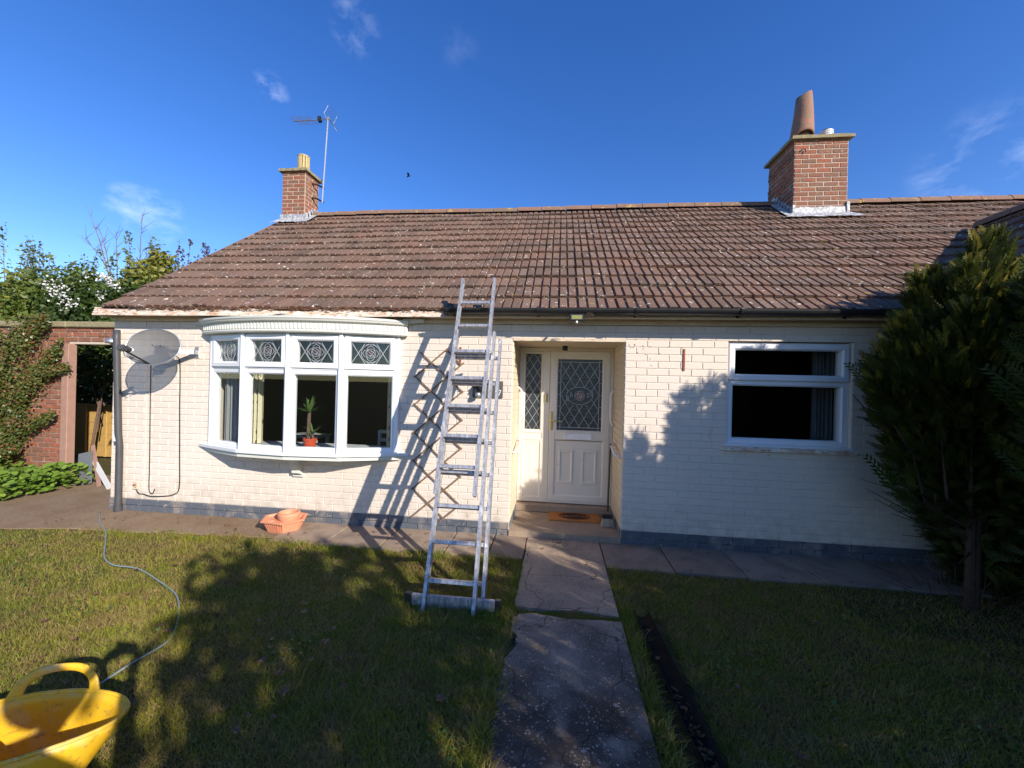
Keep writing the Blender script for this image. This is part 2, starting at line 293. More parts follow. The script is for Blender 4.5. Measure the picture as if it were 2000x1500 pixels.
# ------------------------------------------------------------------ mesh helpers
ORG = {}
class MB:
    def __init__(s): s.v = []; s.f = []
    def add(s, vs, fs):
        o = len(s.v); s.v += [tuple(map(float, p)) for p in vs]; s.f += [tuple(i+o for i in q) for q in fs]; return s
    def box(s, x0, x1, y0, y1, z0, z1):
        return s.add([(x0,y0,z0),(x1,y0,z0),(x1,y1,z0),(x0,y1,z0),(x0,y0,z1),(x1,y0,z1),(x1,y1,z1),(x0,y1,z1)],
                     [(0,3,2,1),(4,5,6,7),(0,1,5,4),(1,2,6,5),(2,3,7,6),(3,0,4,7)])
    def bbox(s, x0, x1, y0, y1, z0, z1, b=.004):
        # box with bevelled edges (all 12)
        X, Y, Z = (x0, x1), (y0, y1), (z0, z1); vs = []; idx = {}
        for i in (0,1):
            for j in (0,1):
                for k in (0,1):
                    sx, sy, sz = (1,-1)[i], (1,-1)[j], (1,-1)[k]
                    for ax in range(3):
                        p = [X[i]+sx*b, Y[j]+sy*b, Z[k]+sz*b]; p[ax] -= (sx,sy,sz)[ax]*b
                        idx[(i,j,k,ax)] = len(vs); vs.append(tuple(p))
        fs = []
        for k in (0,1):
            q = [idx[(0,0,k,2)], idx[(1,0,k,2)], idx[(1,1,k,2)], idx[(0,1,k,2)]]; fs.append(q if k else q[::-1])
            q = [idx[(0,k,0,1)], idx[(1,k,0,1)], idx[(1,k,1,1)], idx[(0,k,1,1)]]; fs.append(q[::-1] if k else q)
            q = [idx[(k,0,0,0)], idx[(k,1,0,0)], idx[(k,1,1,0)], idx[(k,0,1,0)]]; fs.append(q if k else q[::-1])
        for a in (0,1):
            for c in (0,1):
                for e in ((idx[(0,a,c,1)], idx[(1,a,c,1)], idx[(1,a,c,2)], idx[(0,a,c,2)]),
                          (idx[(a,0,c,0)], idx[(a,1,c,0)], idx[(a,1,c,2)], idx[(a,0,c,2)]),
                          (idx[(a,c,0,0)], idx[(a,c,1,0)], idx[(a,c,1,1)], idx[(a,c,0,1)])): fs.append(e)
        for i in (0,1):
            for j in (0,1):
                for k in (0,1): fs.append((idx[(i,j,k,0)], idx[(i,j,k,1)], idx[(i,j,k,2)]))
        return s.add(vs, fs)
    def bar(s, p, q, w, h, upv=(0, 0, 1)):
        # rectangular bar from p to q; w across, h along upv
        p, q = np.array(p, float), np.array(q, float); d = q-p; d /= np.linalg.norm(d)
        u = np.array(upv, float); a = np.cross(d, u); a /= np.linalg.norm(a); b = np.cross(a, d)
        vs = [c + a*sa*w/2 + b*sb*h/2 for c in (p, q) for sa, sb in ((-1,-1),(1,-1),(1,1),(-1,1))]
        return s.add(vs, [(0,1,2,3),(7,6,5,4),(0,4,5,1),(1,5,6,2),(2,6,7,3),(3,7,4,0)])
    def tube(s, pts, r, seg=8, cap=True):
        pts = [np.array(p, float) for p in pts]; n = len(pts); rs = r if isinstance(r, (list, tuple, np.ndarray)) else [r]*n
        prev = None; vs = []
        for i, p in enumerate(pts):
            d = pts[min(i+1, n-1)] - pts[max(i-1, 0)]; d /= (np.linalg.norm(d)+1e-12)
            if prev is None:
                a = np.cross(d, (0, 0, 1.)); 
                if np.linalg.norm(a) < .1: a = np.cross(d, (1., 0, 0))
            else: a = prev - d*(prev@d)
            a /= np.linalg.norm(a); prev = a; b = np.cross(d, a)
            for k in range(seg):
                t = 2*math.pi*k/seg; vs.append(p + (a*math.cos(t)+b*math.sin(t))*rs[i])
        fs = [(i*seg+k, i*seg+(k+1)%seg, (i+1)*seg+(k+1)%seg, (i+1)*seg+k) for i in range(n-1) for k in range(seg)]
        if cap: fs += [tuple(range(seg))[::-1], tuple(range((n-1)*seg, n*seg))]
        return s.add(vs, fs)
    def lathe(s, c, prof, seg=20, axis=None, sx=1, sy=1, cap=True):
        vs = []; 
        for r, z in prof:
            for k in range(seg):
                t = 2*math.pi*k/seg; vs.append((c[0]+r*sx*math.cos(t), c[1]+r*sy*math.sin(t), c[2]+z))
        n = len(prof); fs = [(i*seg+k, i*seg+(k+1)%seg, (i+1)*seg+(k+1)%seg, (i+1)*seg+k) for i in range(n-1) for k in range(seg)]
        if cap: fs += [tuple(range(seg))[::-1], tuple(range((n-1)*seg, n*seg))]
        return s.add(vs, fs)
    def extrude(s, poly, a0, a1, axis=1):
        # poly: list of 2D points in the other two axes; closed prism
        n = len(poly); vs = []
        for a in (a0, a1):
            for p in poly: q = list(p); q.insert(axis, a); vs.append(tuple(q))
        fs = [(i, (i+1)%n, n+(i+1)%n, n+i) for i in range(n)] + [tuple(range(n))[::-1], tuple(range(n, 2*n))]
        return s.add(vs, fs)
    def build(s, name, mat, parent=None, smooth=False, fix=True, kind=None, org=None):
        return link_mesh(name, np.array(s.v), s.f, mat, parent, smooth, fix, kind, org)
def link_mesh(name, v, f, mat, parent=None, smooth=False, fix=True, kind=None, org=None):
    o3 = ORG.get(parent.name, (0, 0, 0)) if parent else (0, 0, 0)
    if parent is None: o3 = org if org is not None else (0, 0, 0)
    v = np.asarray(v, float) - np.array(o3)
    me = bpy.data.meshes.new(name); me.from_pydata(v.tolist(), [], [tuple(q) for q in f])
    if fix:
        import bmesh
        bm = bmesh.new(); bm.from_mesh(me); bmesh.ops.recalc_face_normals(bm, faces=bm.faces); bm.to_mesh(me); bm.free()
    if smooth: me.polygons.foreach_set('use_smooth', [True]*len(me.polygons))
    me.materials.append(M[mat] if isinstance(mat, str) else mat); me.update()
    o = bpy.data.objects.new(name, me); COL.objects.link(o)
    if parent: o.parent = parent; ORG[o.name] = o3
    else: o.location = o3; ORG[o.name] = o3
    if kind: o['kind'] = kind
    return o
def fast_mesh(name, V, loops, sizes, mat, parent=None, kind=None, smooth=False, mat_idx=None, mats=None, org=None):
    o3 = ORG.get(parent.name, (0, 0, 0)) if parent else (org or (0, 0, 0))
    V = np.asarray(V, np.float32) - np.array(o3, np.float32)
    me = bpy.data.meshes.new(name); me.vertices.add(len(V)); me.vertices.foreach_set('co', V.ravel())
    me.loops.add(len(loops)); me.loops.foreach_set('vertex_index', np.asarray(loops, np.int32))
    st = np.concatenate([[0], np.cumsum(sizes)[:-1]]).astype(np.int32)
    me.polygons.add(len(sizes)); me.polygons.foreach_set('loop_start', st)
    for m in (mats or [mat]): me.materials.append(M[m])
    if mat_idx is not None: me.polygons.foreach_set('material_index', np.asarray(mat_idx, np.int32))
    me.update(calc_edges=True); me.validate()
    if smooth: me.polygons.foreach_set('use_smooth', [True]*len(me.polygons))
    o = bpy.data.objects.new(name, me); COL.objects.link(o)
    if parent: o.parent = parent; ORG[o.name] = o3
    else: o.location = o3; ORG[o.name] = o3
    if kind: o['kind'] = kind
    return o
def thing(name, label, cat, loc=(0, 0, 0), group=None):
    o = bpy.data.objects.new(name, None); COL.objects.link(o); o.location = loc; o.empty_display_size = .1
    o['label'] = label; o['category'] = cat
    if group: o['group'] = group
    ORG[o.name] = tuple(loc); return o
def tag(o, label, cat, group=None):
    o['label'] = label; o['category'] = cat
    if group: o['group'] = group
    return o
def copy_thing(root, loc, label=None, rotz=None):
    r = root.copy(); COL.objects.link(r); r.location = loc
    if rotz is not None: r.rotation_euler = (0, 0, rotz)
    if label: r['label'] = label
    for ch in list(root.children):
        c = ch.copy(); COL.objects.link(c); c.parent = r
        for g in ch.children: d = g.copy(); COL.objects.link(d); d.parent = c
    return r
# ------------------------------------------------------------------ ground
def noise2(x, y, s=1.0, seed=0):
    return (np.sin(x*1.7*s+seed)+np.sin(y*2.3*s+seed*1.7+x*.6*s)+np.sin((x+y)*3.1*s+seed*.3)+.5*np.sin((x*2.2-y*3.7)*s+seed))/3.5
link_mesh('ground', [(-400,-400,-.03),(400,-400,-.03),(400,400,-.03),(-400,400,-.03)], [(0,1,2,3)], 'ground', kind='structure', fix=False)
# lawn soil: gently uneven sheet
gx = np.linspace(-9, 4.2, 100); gy = np.linspace(-9, 2.6, 90); X, Y = np.meshgrid(gx, gy)
Z = -.012 + .010*noise2(X, Y, 1.3, 2); V = np.stack([X.ravel(), Y.ravel(), Z.ravel()], 1); nx = len(gx)
ii = np.array([[j*nx+i, j*nx+i+1, (j+1)*nx+i+1, (j+1)*nx+i] for j in range(len(gy)-1) for i in range(nx-1)])
fast_mesh('lawn_soil', V, ii.ravel(), [4]*len(ii), 'ground', kind='structure', smooth=True)
def edge_sheet(name, outline, z, mat, th=.03, parent=None):
    n = len(outline); v = [(x, y, z) for x, y in outline]+[(x, y, z-th) for x, y in outline]
    f = [tuple(range(n))]+[(i, i+n, (i+1) % n+n, (i+1) % n) for i in range(n)]
    return link_mesh(name, v, f, mat, parent, kind='structure' if parent is None else None)
# bare earth strip in front of the left end and through to the gate opening
pts = [(-12,-.95),(-9,-.98),(-7.4,-.86),(-6.4,-.80),(-5.7,-.72),(-5.1,-.60),(-4.4,-.56),(-3.9,-.52),(-3.3,-.50),(-2.9,-.46),(-2.9,.0),(-5.4,.0),(-5.46,.05),(-5.46,3.2),(-7.1,3.2),(-7.1,1.4),(-12,1.4)]
edge_sheet('earth_path', pts, .004, 'earth')
# paving slabs along the front wall
pav = bpy.data.objects.new('paving', None); COL.objects.link(pav); pav['kind'] = 'structure'; ORG['paving'] = (0, 0, 0)
def slab(x0, x1, y0, y1, z, dy=0, j=0):
    b = MB().bbox(x0+.006, x1-.006, y0+random.uniform(-.012,.012)+dy, y1, z-.04, z+random.uniform(-.002,.003), .005); return b.build('paving_slab', 'paving', pav)
xs = [-2.9,-2.3,-1.72,-1.05,-.62,-.27]
for a, b in zip(xs[:-1], xs[1:]): slab(a, b, -.56, -.004, .012)
xs = [.50,1.12,1.74,2.38,3.0,3.6,4.2]
for a, b in zip(xs[:-1], xs[1:]): slab(a, b, -.60, -.004, .012)
# the concrete path in two pours with a mossy gap and a broken left edge
def jag(pts, amp, n=6):
    out = []
    for (a, b), (c_, d) in zip(pts[:-1], pts[1:]):
        for k in range(n): t = k/n; out.append((a+(c_-a)*t+random.uniform(-amp, amp), b+(d-b)*t+random.uniform(-amp, amp)*.4))
    return out+[pts[-1]]
L = jag([(-.268,-1.37),(-.262,-1.0),(-.262,-.6),(-.258,-.03)], .006); R = [(.492,-.03),(.495,-1.40)]; F = jag([(.495,-1.40),(.2,-1.36),(0,-1.39),(-.268,-1.37)], .012)
edge_sheet('path_upper', L+R+F[1:-1], .016, 'path', .05)
L = jag([(-.36,-4.9),(-.31,-3.2),(-.285,-2.55),(-.275,-2.44),(-.245,-2.34),(-.272,-2.25),(-.268,-2.1),(-.262,-1.95),(-.205,-1.80),(-.215,-1.74),(-.258,-1.64),(-.262,-1.55),(-.22,-1.475)], .010, 5); T = jag([(-.22,-1.475),(-.1,-1.455),(.12,-1.49),(.3,-1.475),(.50,-1.462)], .010, 5)
edge_sheet('path_lower', L+T[1:]+[(.497,-2.6),(.50,-4.9)], .020, 'path', .05)

# ------------------------------------------------------------------ the bungalow
house = thing('bungalow', 'long low bungalow with cream painted brick front, brown tiled roof and two brick chimneys', 'house')
XL, XR, ZT = -5.45, 3.94, 2.325
OP = [(-4.09,-1.77,.80,2.175), (-.476,.726,-.01,2.175), (1.765,2.95,1.075,2.175)]  # bay, porch, window openings
w = MB()
w.box(XL, -4.09, 0, .25, 0, ZT); w.box(-4.09, -1.77, 0, .25, 0, .80); w.box(-4.09, -1.77, 0, .25, 2.175, ZT); w.box(-1.77, -.476, 0, .25, 0, ZT)
w.box(-.476, .726, 0, .25, 2.175, ZT); w.box(.726, 1.765, 0, .25, 0, ZT); w.box(1.765, 2.95, 0, .25, 0, 1.075); w.box(1.765, 2.95, 0, .25, 2.175, ZT); w.box(2.95, XR, 0, .25, 0, ZT)
w.box(-.70, -.476, .25, 1.05, 0, ZT); w.box(.726, .95, .25, 1.05, 0, ZT); w.box(-.476, .726, .25, 1.05, 2.18, 2.3)
w.box(XL, XL+.2, .25, 6.2, 0, ZT); w.box(XL+.2, 9.2, 6.0, 6.2, 0, ZT)
wall = w.build('wall', 'paint_brick', house)
g = MB().extrude([(0.0, ZT), (6.2, ZT), (3.1, ZT+2.35)], XL, XL+.18, 0); g.build('gable_wall', 'paint_brick', house)
# bricks: full, half and cut lengths around the openings
BR = []
def run(z, h, x0, x1, off, tf, kind):
    # lay bricks along [x0, x1] at phase off; tf maps (u) -> world pos, rotation
    u = x0 + (off if off > 0 else 0)
    cuts = [x0]
    while u < x1-.02:
        if u-cuts[-1] > .03: cuts.append(u)
        u += .225
    if x1-cuts[-1] < .035 and len(cuts) > 1: cuts.pop()
    cuts.append(x1)
    for a, b in zip(cuts[:-1], cuts[1:]): BR.append((a, b, z, h, tf, kind))
def openings_at(z0, z1):
    return [(a, b) for a, b, c_, d in OP if z0 < d-.01 and z1 > c_+.01]
def lay_front(z, h, row, kind):
    spans = [(XL, XR)]
    for a, b in openings_at(z, z+h):
        ns = []
        for p, q in spans:
            if b <= p or a >= q: ns.append((p, q)); continue
            if a > p: ns.append((p, a))
            if b < q: ns.append((b, q))
        spans = ns
    for p, q in spans:
        if row % 2 == 0: run(z, h, p, q, 0, 'F', kind)
        else: run(z, h, p, q, .1125, 'F', kind)
for r in range(29): lay_front(.15+.075*r+.001, .068, r, 'paint_brick')
for r in range(2): lay_front(.075*r+.001, .069, r+1, 'plinth')
for r in range(27):
    for side in ('L', 'R'): run(.15+.075*r+.001, .068, 0.012, .775, 0 if r % 2 else .1125, side, 'paint_reveal')
for r in range(2):
    for side in ('L', 'R'): run(.075*r+.001, .069, 0.012, .65, 0 if r % 2 else .1125, side, 'plinth')
brick_cache = {}
def brick_geo(wd, h, d, var):
    rr = random.Random(var*77+int(wd*1000)); b = .0035; j = lambda: rr.uniform(-.0016, .0016)
    v = [(0,0,0),(wd,0,0),(wd,0,h),(0,0,h)]
    m = [(0,-d+b,0),(wd,-d+b,0),(wd,-d+b,h),(0,-d+b,h)]; m = [(x+j(), y, z+j()) for x, y, z in m]
    f = [(b+j(),-d+j()*.6,b+j()),(wd-b+j(),-d+j()*.6,b+j()),(wd-b+j(),-d+j()*.6,h-b+j()),(b+j(),-d+j()*.6,h-b+j())]
    V = v+m+f; F = []
    for i in range(4): k = (i+1) % 4; F += [(i,k,4+k,4+i), (4+i,4+k,8+k,8+i)]
    F.append((8,9,10,11)); return V, F
def brick_mesh(wd, h, d, mat, var):
    k = (round(wd, 3), h, d, mat, var)
    if k not in brick_cache:
        V, F = brick_geo(round(wd, 3), h, d, var); me = bpy.data.meshes.new('brick'); me.from_pydata(V, [], F); me.materials.append(M[mat]); brick_cache[k] = me
    return brick_cache[k]
def frame_xy(p):
    d = np.array(p)-CAM; z = d@fw
    if z < .2: return None
    return 1000+771*(d@rt)/z, 750-771*(d@up)/z, z
def place(tf, a, b, z):
    # world location, rotation for a brick whose local x starts at a
    if tf == 'F': return (a+.0035, 0, z), 0
    if tf == 'L': return (-.476, a+.0035, z), math.pi/2
    if tf == 'R': return (.726, b-.0035, z), -math.pi/2
items = []
for a, b, z, h, tf, kind in BR:
    loc, rz = place(tf, a, b, z); f = frame_xy((loc[0]+(b-a)/2 if tf == 'F' else loc[0], loc[1], z))
    sc = -1
    if f and 0 < f[0] < 1700 and f[1] < 1500: sc = (b-a)/f[2]**2*(1 if tf == 'F' else .35)
    items.append((sc, a, b, z, h, tf, kind, loc, rz))
items.sort(key=lambda t: -t[0])
NB = {'paint_brick': 260, 'plinth': 26, 'paint_reveal': 14}
cnt = {k: 0 for k in NB}; rest = {k: MB() for k in NB}
for sc, a, b, z, h, tf, kind, loc, rz in items:
    wd = b-a-.007; d = .0062 if kind != 'plinth' else .016; var = random.randrange(5)
    if cnt[kind] < NB[kind] and sc > 0:
        cnt[kind] += 1; o = bpy.data.objects.new('brick', brick_mesh(wd, h, d, kind, var)); COL.objects.link(o); o.parent = wall; o.location = loc; o.rotation_euler = (0, 0, rz)
    else:
        V, F = brick_geo(wd, h, d, var); cs, sn = math.cos(rz), math.sin(rz)
        rest[kind].add([(loc[0]+x*cs-y*sn, loc[1]+x*sn+y*cs, loc[2]+zz) for x, y, zz in V], F)
for k, mb in rest.items():
    o = mb.build('brickwork' if k != 'plinth' else 'plinth_brickwork', k, wall, fix=False, kind='stuff')
# ---- roof
SL = .75; ang = math.atan(SL); cs, sn = math.cos(ang), math.sin(ang); EY, EZ, RY = -.20, 2.48, 3.1; RZ = EZ+SL*(RY-EY)
rf = MB(); t_ = .03
rf.extrude([(EY+.01, EZ-.045), (RY, RZ-.045), (6.4, EZ-.045), (6.4, EZ-.08), (RY, RZ-.12), (EY+.04, EZ-.06)], -5.46, 9.5, 0)
roof = rf.build('roof', 'tile_stuff', house)
TP = [(.0,-.027),(.017,-.027),(.023,0),(.090,0),(.096,-.021),(.112,-.021),(.119,0),(.194,0),(.1995,-.027)]
def tile_geo(var):
    rr = random.Random(var); n = len(TP); V = []; Lt = .345
    ch = [rr.uniform(-.004, .004) for _ in TP]
    for i, (x, z) in enumerate(TP): V.append((x, ch[i], z+.030))
    for x, z in TP: V.append((x, Lt, z-.004))
    for i, (x, z) in enumerate(TP): V.append((x, ch[i]+.002, min(z+.024-.019, .012-.012) if z < 0 else .002))
    F = []
    for i in range(n-1): F += [(i, i+1, n+i+1, n+i), (i+1, i, 2*n+i, 2*n+i+1)]
    F += [(0, n, 2*n), (n-1, 2*n+n-1, 2*n-1)]
    return V, F
tile_me = []
for v_ in range(6):
    V, F = tile_geo(v_); me = bpy.data.meshes.new('roof_tile'); me.from_pydata(V, [], F); me.materials.append(M['tile']); tile_me.append(me)
def lay_tiles(parent, Rm, origin, cols, rows, skip, nmax, seed, prio):
    rr = random.Random(seed); its = []
    for r in range(rows):
        for c_ in cols:
            dz = .006*math.sin(c_*.21+r*.4)+rr.uniform(-.004, .006); loc = Matrix.Identity(4)
            p = Vector((c_*.2+rr.uniform(-.0015,.0015), r*.2946+rr.uniform(-.004,.004), dz))
            if r == 0 and c_ < -6: p.y += rr.uniform(-.012, .02); p.z += rr.uniform(-.002, .006)
            Mx = origin @ Matrix.Translation(p) @ Matrix.Rotation(rr.uniform(-.006,.006), 4, 'Z') @ Matrix.Rotation(rr.uniform(-.022,.022), 4, 'Y')
            wp = Mx @ Vector((.1, .15, .0))
            if skip(wp, r, c_): continue
            f = frame_xy(wp); s = prio(f, r, c_) if f else -1
            its.append((s, Mx, rr.randrange(6)))
    its.sort(key=lambda t: -t[0]); mb = MB(); k = 0
    for s, Mx, v_ in its:
        if k < nmax and s > 0:
            k += 1; o = bpy.data.objects.new('roof_tile', tile_me[v_]); COL.objects.link(o); o.parent = parent; o.matrix_local = Mx
        else:
            V, F = tile_geo(v_); mb.add([tuple(Mx @ Vector(q)) for q in V], F)
    if mb.v: mb.build('roof_tiling', 'tile_stuff', parent, fix=False, kind='stuff')
OM = Matrix.Translation((0, EY, EZ-.03)) @ Matrix.Rotation(ang, 4, 'X')
def skip_main(p, r, c_):
    if p.x-.1 < -5.5: return True
    if 3.80 < p.x < 4.46 and p.y > 2.62: return True
    if -5.30 < p.x < -4.95 and p.y > 2.9: return True
    if p.x > 3.9 and p.x-3.9 > (p.y+.2)*1.0 and p.z < 3.92: return True      # beneath the wing roof
    return False
def prio_main(f, r, c_):
    return 1/f[2]**2*(.6+.4*(r < 6)) if 0 < f[0] < 2000 else -1
lay_tiles(roof, None, OM, range(-28, 44), 14, skip_main, 290, 3, prio_main)
# ridge tiles
x = -4.86; k = 0
while x < 9.2:
    if not (3.68 < x+.22 < 4.55):
        mb = MB(); vs = []; L_ = .442; dz = .008*math.sin(x*1.3)+random.uniform(-.004,.004)
        for e, xx in enumerate((x, x+L_)):
            for rad in (.106, .088):
                for q in range(9):
                    a = math.pi*q/8; vs.append((xx, RY+rad*1.12*math.cos(a), RZ-.062+dz+rad*math.sin(a)+(.006 if e == 0 else 0)))
        F = []
        for q in range(8): F += [(q, q+1, 18+q+1, 18+q), (9+q+1, 9+q, 27+q, 27+q+1), (q, 9+q, 10+q, q+1), (18+q+1, 28+q, 27+q, 18+q)]
        F += [(0, 18, 27, 9), (8, 17, 35, 26)]
        mb.add(vs, F).build('ridge_tile', 'ridge', roof)
    x += .452
# verge mortar and back slope is covered by the roof slab
MB().extrude([(EY+.03, EZ-.05), (RY, RZ-.05), (RY, RZ-.1), (EY+.03, EZ-.1)], -5.52, -5.46, 0).build('verge', 'ridge', roof)
# ---- eaves
fs = MB(); segs = np.linspace(-5.44, -1.2, 34)
vs = []; F = []
for i, x in enumerate(segs):     # broken, wavering top edge where the gutter has gone
    top = 2.458+random.uniform(-.022, .010)-(.012 if x > -3.4 else 0); vs += [(x, -.19, 2.372+.003*math.sin(x*3)), (x, -.19, top), (x, -.168, top), (x, -.168, 2.372)]
for i in range(len(segs)-1):
    for q in range(4): a = i*4+q; b = i*4+(q+1) % 4; F.append((a, b, b+4, a+4))
F += [(0,1,2,3), tuple(len(vs)-4+q for q in (3,2,1,0))]
fs.add(vs, F).build('fascia_board', 'fascia', house).__setitem__('label', 'bare fascia board with peeling white paint')
MB().box(-1.2, 3.66, -.188, -.168, 2.372, 2.455).build('fascia_board', 'soffit', house)
MB().box(-5.44, 3.66, -.168, 0, 2.385, 2.395).build('soffit', 'soffit', house)
MB().box(-5.44, XR, -.022, 0, 2.328, 2.385).build('frieze_board', 'soffit', house)
bx = MB(); 
for k in range(4): bx.box(-5.53+.012*k, -5.441, -.185, .1, 2.372+k*.024, 2.372+.021+k*.024)
bx.build('boxed_eave_end', 'fascia', house)
# scraps of rotten batten and moss debris on the fascia
mb = MB()
for k in range(1100):
    x = random.uniform(-4.9, -1.15); l = random.uniform(.01, .05); a = random.uniform(-.5, .5); y = random.uniform(-.215, -.17); z = 2.455+random.uniform(-.020, .020)
    mb.bar((x, y, z), (x+l*math.cos(a), y+l*math.sin(a)*.4, z+random.uniform(-.008,.008)), random.uniform(.003,.012), .004)
mb.build('rotten_debris', 'brownboard', house, kind='stuff')
# ---- gutter with brackets
gt = MB(); n = 10; cx, cz, R_ = -.252, 2.452, .058
vs = []; xs = (-1.17, 3.60)
for xx in xs:
    for rad in (R_, R_-.006):
        for q in range(n+1): a = math.pi+math.pi*q/n; vs.append((xx, cx+rad*math.cos(a), cz+rad*math.sin(a)))
F = []; m = n+1
for q in range(n): F += [(q, q+1, 2*m+q+1, 2*m+q), (m+q, m+q+1, 3*m+q+1, 3*m+q), (q, q+1, m+q+1, m+q), (2*m+q, 2*m+q+1, 3*m+q+1, 3*m+q)]
F += [(0, m, 3*m, 2*m), (n, m+n, 3*m+n, 2*m+n)]
gutter = gt.add(vs, F).build('gutter', 'gutter', house, smooth=False)
for xb in (-1.10, -.20, .78, 1.765, 2.74):
    b = MB(); pts = [(xb, cx+(R_+.006)*math.cos(a), cz+(R_+.006)*math.sin(a)) for a in np.linspace(math.pi*.93, 2.05*math.pi, 12)]
    for p, q in zip(pts[:-1], pts[1:]): b.bar(p, q, .028, .006, (1, 0, 0)) if False else b.bar(p, q, .006, .028, (1, 0, 0))
    b.box(xb-.014, xb+.014, -.194, -.189, 2.38, 2.45); b.build('gutter_bracket', 'gutter', gutter)
mb = MB()
for k in range(3): mb.tube([(-1.16-.012*k, cx+(R_+.008)*math.cos(a), cz+(R_+.008)*math.sin(a)) for a in np.linspace(math.pi, 2*math.pi, 9)], .007, 5)
mb.add([(-1.25,-.2,2.47),(-1.18,-.22,2.52),(-1.06,-.2,2.51),(-1.03,-.19,2.475),(-1.1,-.26,2.46),(-1.2,-.25,2.465)], [(0,1,4,5),(1,2,3,4)])
mb.build('torn_felt', 'black', gutter, fix=False)
# ---- chimneys
def brick_stack(parent, x0, x1, y0, y1, z0, z1, faces, jag=0):
    # real bricks all the way up, header closers at the corners
    rows = int((z1-z0)/.075); n = 0; meshes = {}
    for r in range(rows):
        z = z1-.075*(r+1)+.004
        for face in faces:
            a0, a1 = (x0, x1) if face in 'FB' else (y0, y1)
            off = 0 if (r+(face in 'LR')) % 2 else .1125; u = a0+off; cuts = [a0]
            while u < a1-.02:
                if u-cuts[-1] > .03: cuts.append(u)
                u += .225
            if a1-cuts[-1] < .04: cuts.pop()
            cuts.append(a1)
            for a, b in zip(cuts[:-1], cuts[1:]):
                wd = b-a-.012; key = (round(wd, 2), random.randrange(4))
                if key not in meshes:
                    V, F = brick_geo(round(wd, 2), .063, .010, key[1]); me = bpy.data.meshes.new('brick'); me.from_pydata(V, [], F); me.materials.append(M['redbrick']); meshes[key] = me
                loc, rz = {'F': ((a+.0045, y0+.004, z), 0), 'R': ((x1-.004, a+.0045, z), math.pi/2), 'L': ((x0+.004, b-.0045, z), -math.pi/2), 'B': ((b-.0045, y1-.004, z), math.pi)}[face]
                zr = EZ+SL*(min(loc[1], 2*RY-loc[1])-EY)
                if loc[2]+.06 < zr-.02: continue
                o = bpy.data.objects.new('brick', meshes[key]); COL.objects.link(o); o.parent = parent
                jx = jag*random.uniform(-1, .3) if jag and face == 'L' and loc[2] < z1-.2 else random.uniform(-.002, .002)
                o.location = (loc[0]+(jx if face in 'LR' else 0), loc[1]+(jx if face in 'FB' else 0), loc[2]); o.rotation_euler = (0, 0, rz); n += 1
    return n
ch1 = MB().box(-5.36, -4.89, 2.79, 3.21, 4.3, 5.66).build('chimney', 'mortar', house); ch1['label'] = 'narrow left chimney with a slatted clay pot'
brick_stack(ch1, -5.36, -4.89, 2.79, 3.21, 4.6, 5.66, 'FR')
ch2 = MB().box(3.725, 4.52, 2.5, 3.27, 4.2, 5.705).build('chimney', 'mortar', house); ch2['label'] = 'large right chimney with a leaning red pot'
brick_stack(ch2, 3.725, 4.52, 2.5, 3.27, 4.45, 5.705, 'FL', .012)
def capslab(x0, x1, y0, y1, z, h, parent, ov=.06):
    m = MB(); n = 14; vs = []
    ring = [(x0-ov+(x1-x0+2*ov)*t, y0-ov) for t in np.linspace(0, 1, n)][:-1]+[(x1+ov, y0-ov+(y1-y0+2*ov)*t) for t in np.linspace(0, 1, n)][:-1]+[(x1+ov-(x1-x0+2*ov)*t, y1+ov) for t in np.linspace(0, 1, n)][:-1]+[(x0-ov, y1+ov-(y1-y0+2*ov)*t) for t in np.linspace(0, 1, n)][:-1]
    k = len(ring)
    for x, y in ring: vs.append((x*1+random.uniform(-.004,.004), y+random.uniform(-.004,.004), z))
    for x, y in ring: vs.append((x+random.uniform(-.007,.007), y+random.uniform(-.007,.007), z+h+random.uniform(-.007,.006)))
    vs.append(((x0+x1)/2, (y0+y1)/2, z+h+.03)); F = [(i, (i+1) % k, k+(i+1) % k, k+i) for i in range(k)]+[(k+i, k+(i+1) % k, 2*k) for i in range(k)]+[tuple(range(k))[::-1]]
    m.add(vs, F).build('cap_slab', 'slab', parent)
capslab(-5.36, -4.89, 2.79, 3.21, 5.66, .05, ch1, .055); capslab(3.725, 4.52, 2.5, 3.27, 5.705, .05, ch2, .06)
# left pot: buff clay louvre pot
p = MB(); c0 = (-5.06, 2.97, 5.73)
p.lathe(c0, [(.085,0),(.085,.03),(.068,.035),(.068,.30)], 16); pot = p.build('chimney_pot', 'pot_buff', ch1)
for k in range(13):
    a = 2*math.pi*k/13; r = .098; MB().bar((c0[0]+r*math.cos(a), c0[1]+r*math.sin(a), c0[2]+.05), (c0[0]+r*math.cos(a), c0[1]+r*math.sin(a), c0[2]+.30), .034, .016, (math.cos(a), math.sin(a), 0)).build('slat', 'pot_buff', pot)
MB().lathe((c0[0], c0[1], c0[2]+.30), [(.11,0),(.115,.02),(.10,.03),(.02,.035)], 18).build('pot_rim', 'pot_buff', pot)
